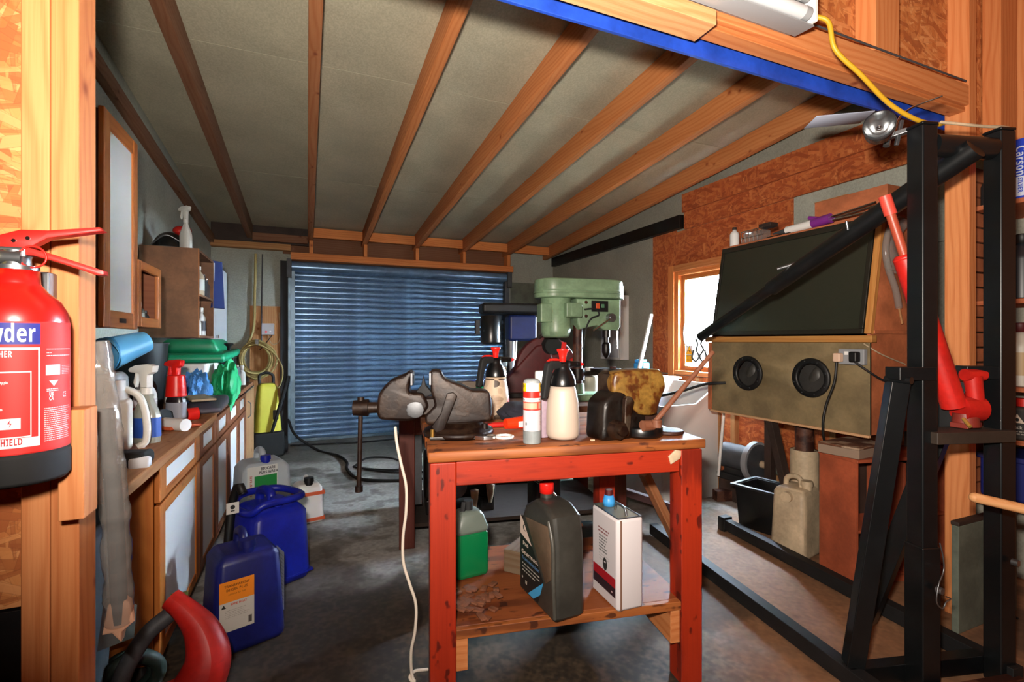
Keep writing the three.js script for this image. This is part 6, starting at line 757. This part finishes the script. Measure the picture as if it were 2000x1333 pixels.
{ const t = thing('sheet_panel', 'grey green sheet panel standing against the foot of the right post', 'panel', [3.2, 0, -1.285]); part(t, 'sheet', B(-0.42, 0.1, 0, 0.5, -0.016, 0.012, 0.004), M.greyGreen); part(t, 'top_strip', B(-0.425, 0.105, 0.501, 0.52, -0.018, 0.016, 0.004), M.brownDk); part(t, 'lead', T([[-0.2, 0.5, 0.02], [-0.22, 0.36, 0.022], [-0.2, 0.2, 0.024], [-0.1, 0.06, 0.03], [-0.02, 0.012, 0.06]], 0.006), M.dark); }
// ================= strip light and cable on the header =================
{
  const t = thing('strip_light', 'white twin-tube strip light, unlit, fixed along the wooden header', 'strip light', [0.95, 2.527, -1.225]);
  part(t, 'body', B(-0.75, 0.75, 0.0, 0.11, -0.08, -0.055, 0.006), mat('#b9bcc0', 0.5)); part(t, 'reflector', E([[-0.055, 0.12], [0.03, 0.118], [0.028, 0.112], [-0.05, 0.05], [0.02, -0.015], [0.022, -0.022], [-0.055, -0.015]], 1.5, 0.001).rotateY(-Math.PI / 2).rotateY(Math.PI / 2).rotateY(-Math.PI / 2), mat('#bcc0c4', 0.5));
  for (const y of [0.018, 0.085]) { const k = part(t, 'tube', C(0.023, 0.023, 1.44, 0, y, 0.016, 24, 'x'), mat('#cfd2d5', 0.3)); part(k, 'end_cap', C(0.0236, 0.0236, 0.03, 0.705, y, 0.016, 24, 'x'), mat('#9a9da0', 0.4)); }
  part(t, 'end_holder', J(B(0.735, 0.755, -0.01, 0.115, -0.055, 0.034, 0.006)), M.white); part(t, 'end_holder', J(B(-0.755, -0.735, -0.01, 0.115, -0.055, 0.034, 0.006)), M.white);
  part(t, 'gasket', B(-0.73, 0.73, 0.046, 0.053, -0.02, 0.0, 0.001), M.redDark);
}
one('cable', 'yellow cable sagging from the strip light to the top of the hoist', 'cable', T([[1.71, 2.555, -1.22], [1.75, 2.53, -1.19], [1.779, 2.431, -1.182], [1.886, 2.348, -1.159], [2.046, 2.259, -1.146], [2.18, 2.212, -1.122], [2.312, 2.22, -1.12], [2.3, 2.215, -1.1]], 0.0085, false, 80, 10), M.cableY);
one('cable', 'thin dark wire lying along the top edge of the header', 'cable', T([[1.72, 2.602, -1.3], [2.0, 2.603, -1.3], [2.3, 2.604, -1.302], [2.9, 2.603, -1.3]], 0.004, false, 40), M.greyDk);
one('cable', 'cream flex running from the hoist top along to the right wall', 'cable', T([[2.28, 2.215, -1.1], [2.45, 2.208, -1.05], [2.6, 2.21, -1.02], [2.8, 2.215, -1.15], [3.2, 2.24, -1.3], [3.7, 2.25, -1.33]], 0.006, false, 50), M.cream);
scene.traverse((o) => { if (o.isMesh) { o.castShadow = o.receiveShadow = true; } });
renderer.render(scene, camera);
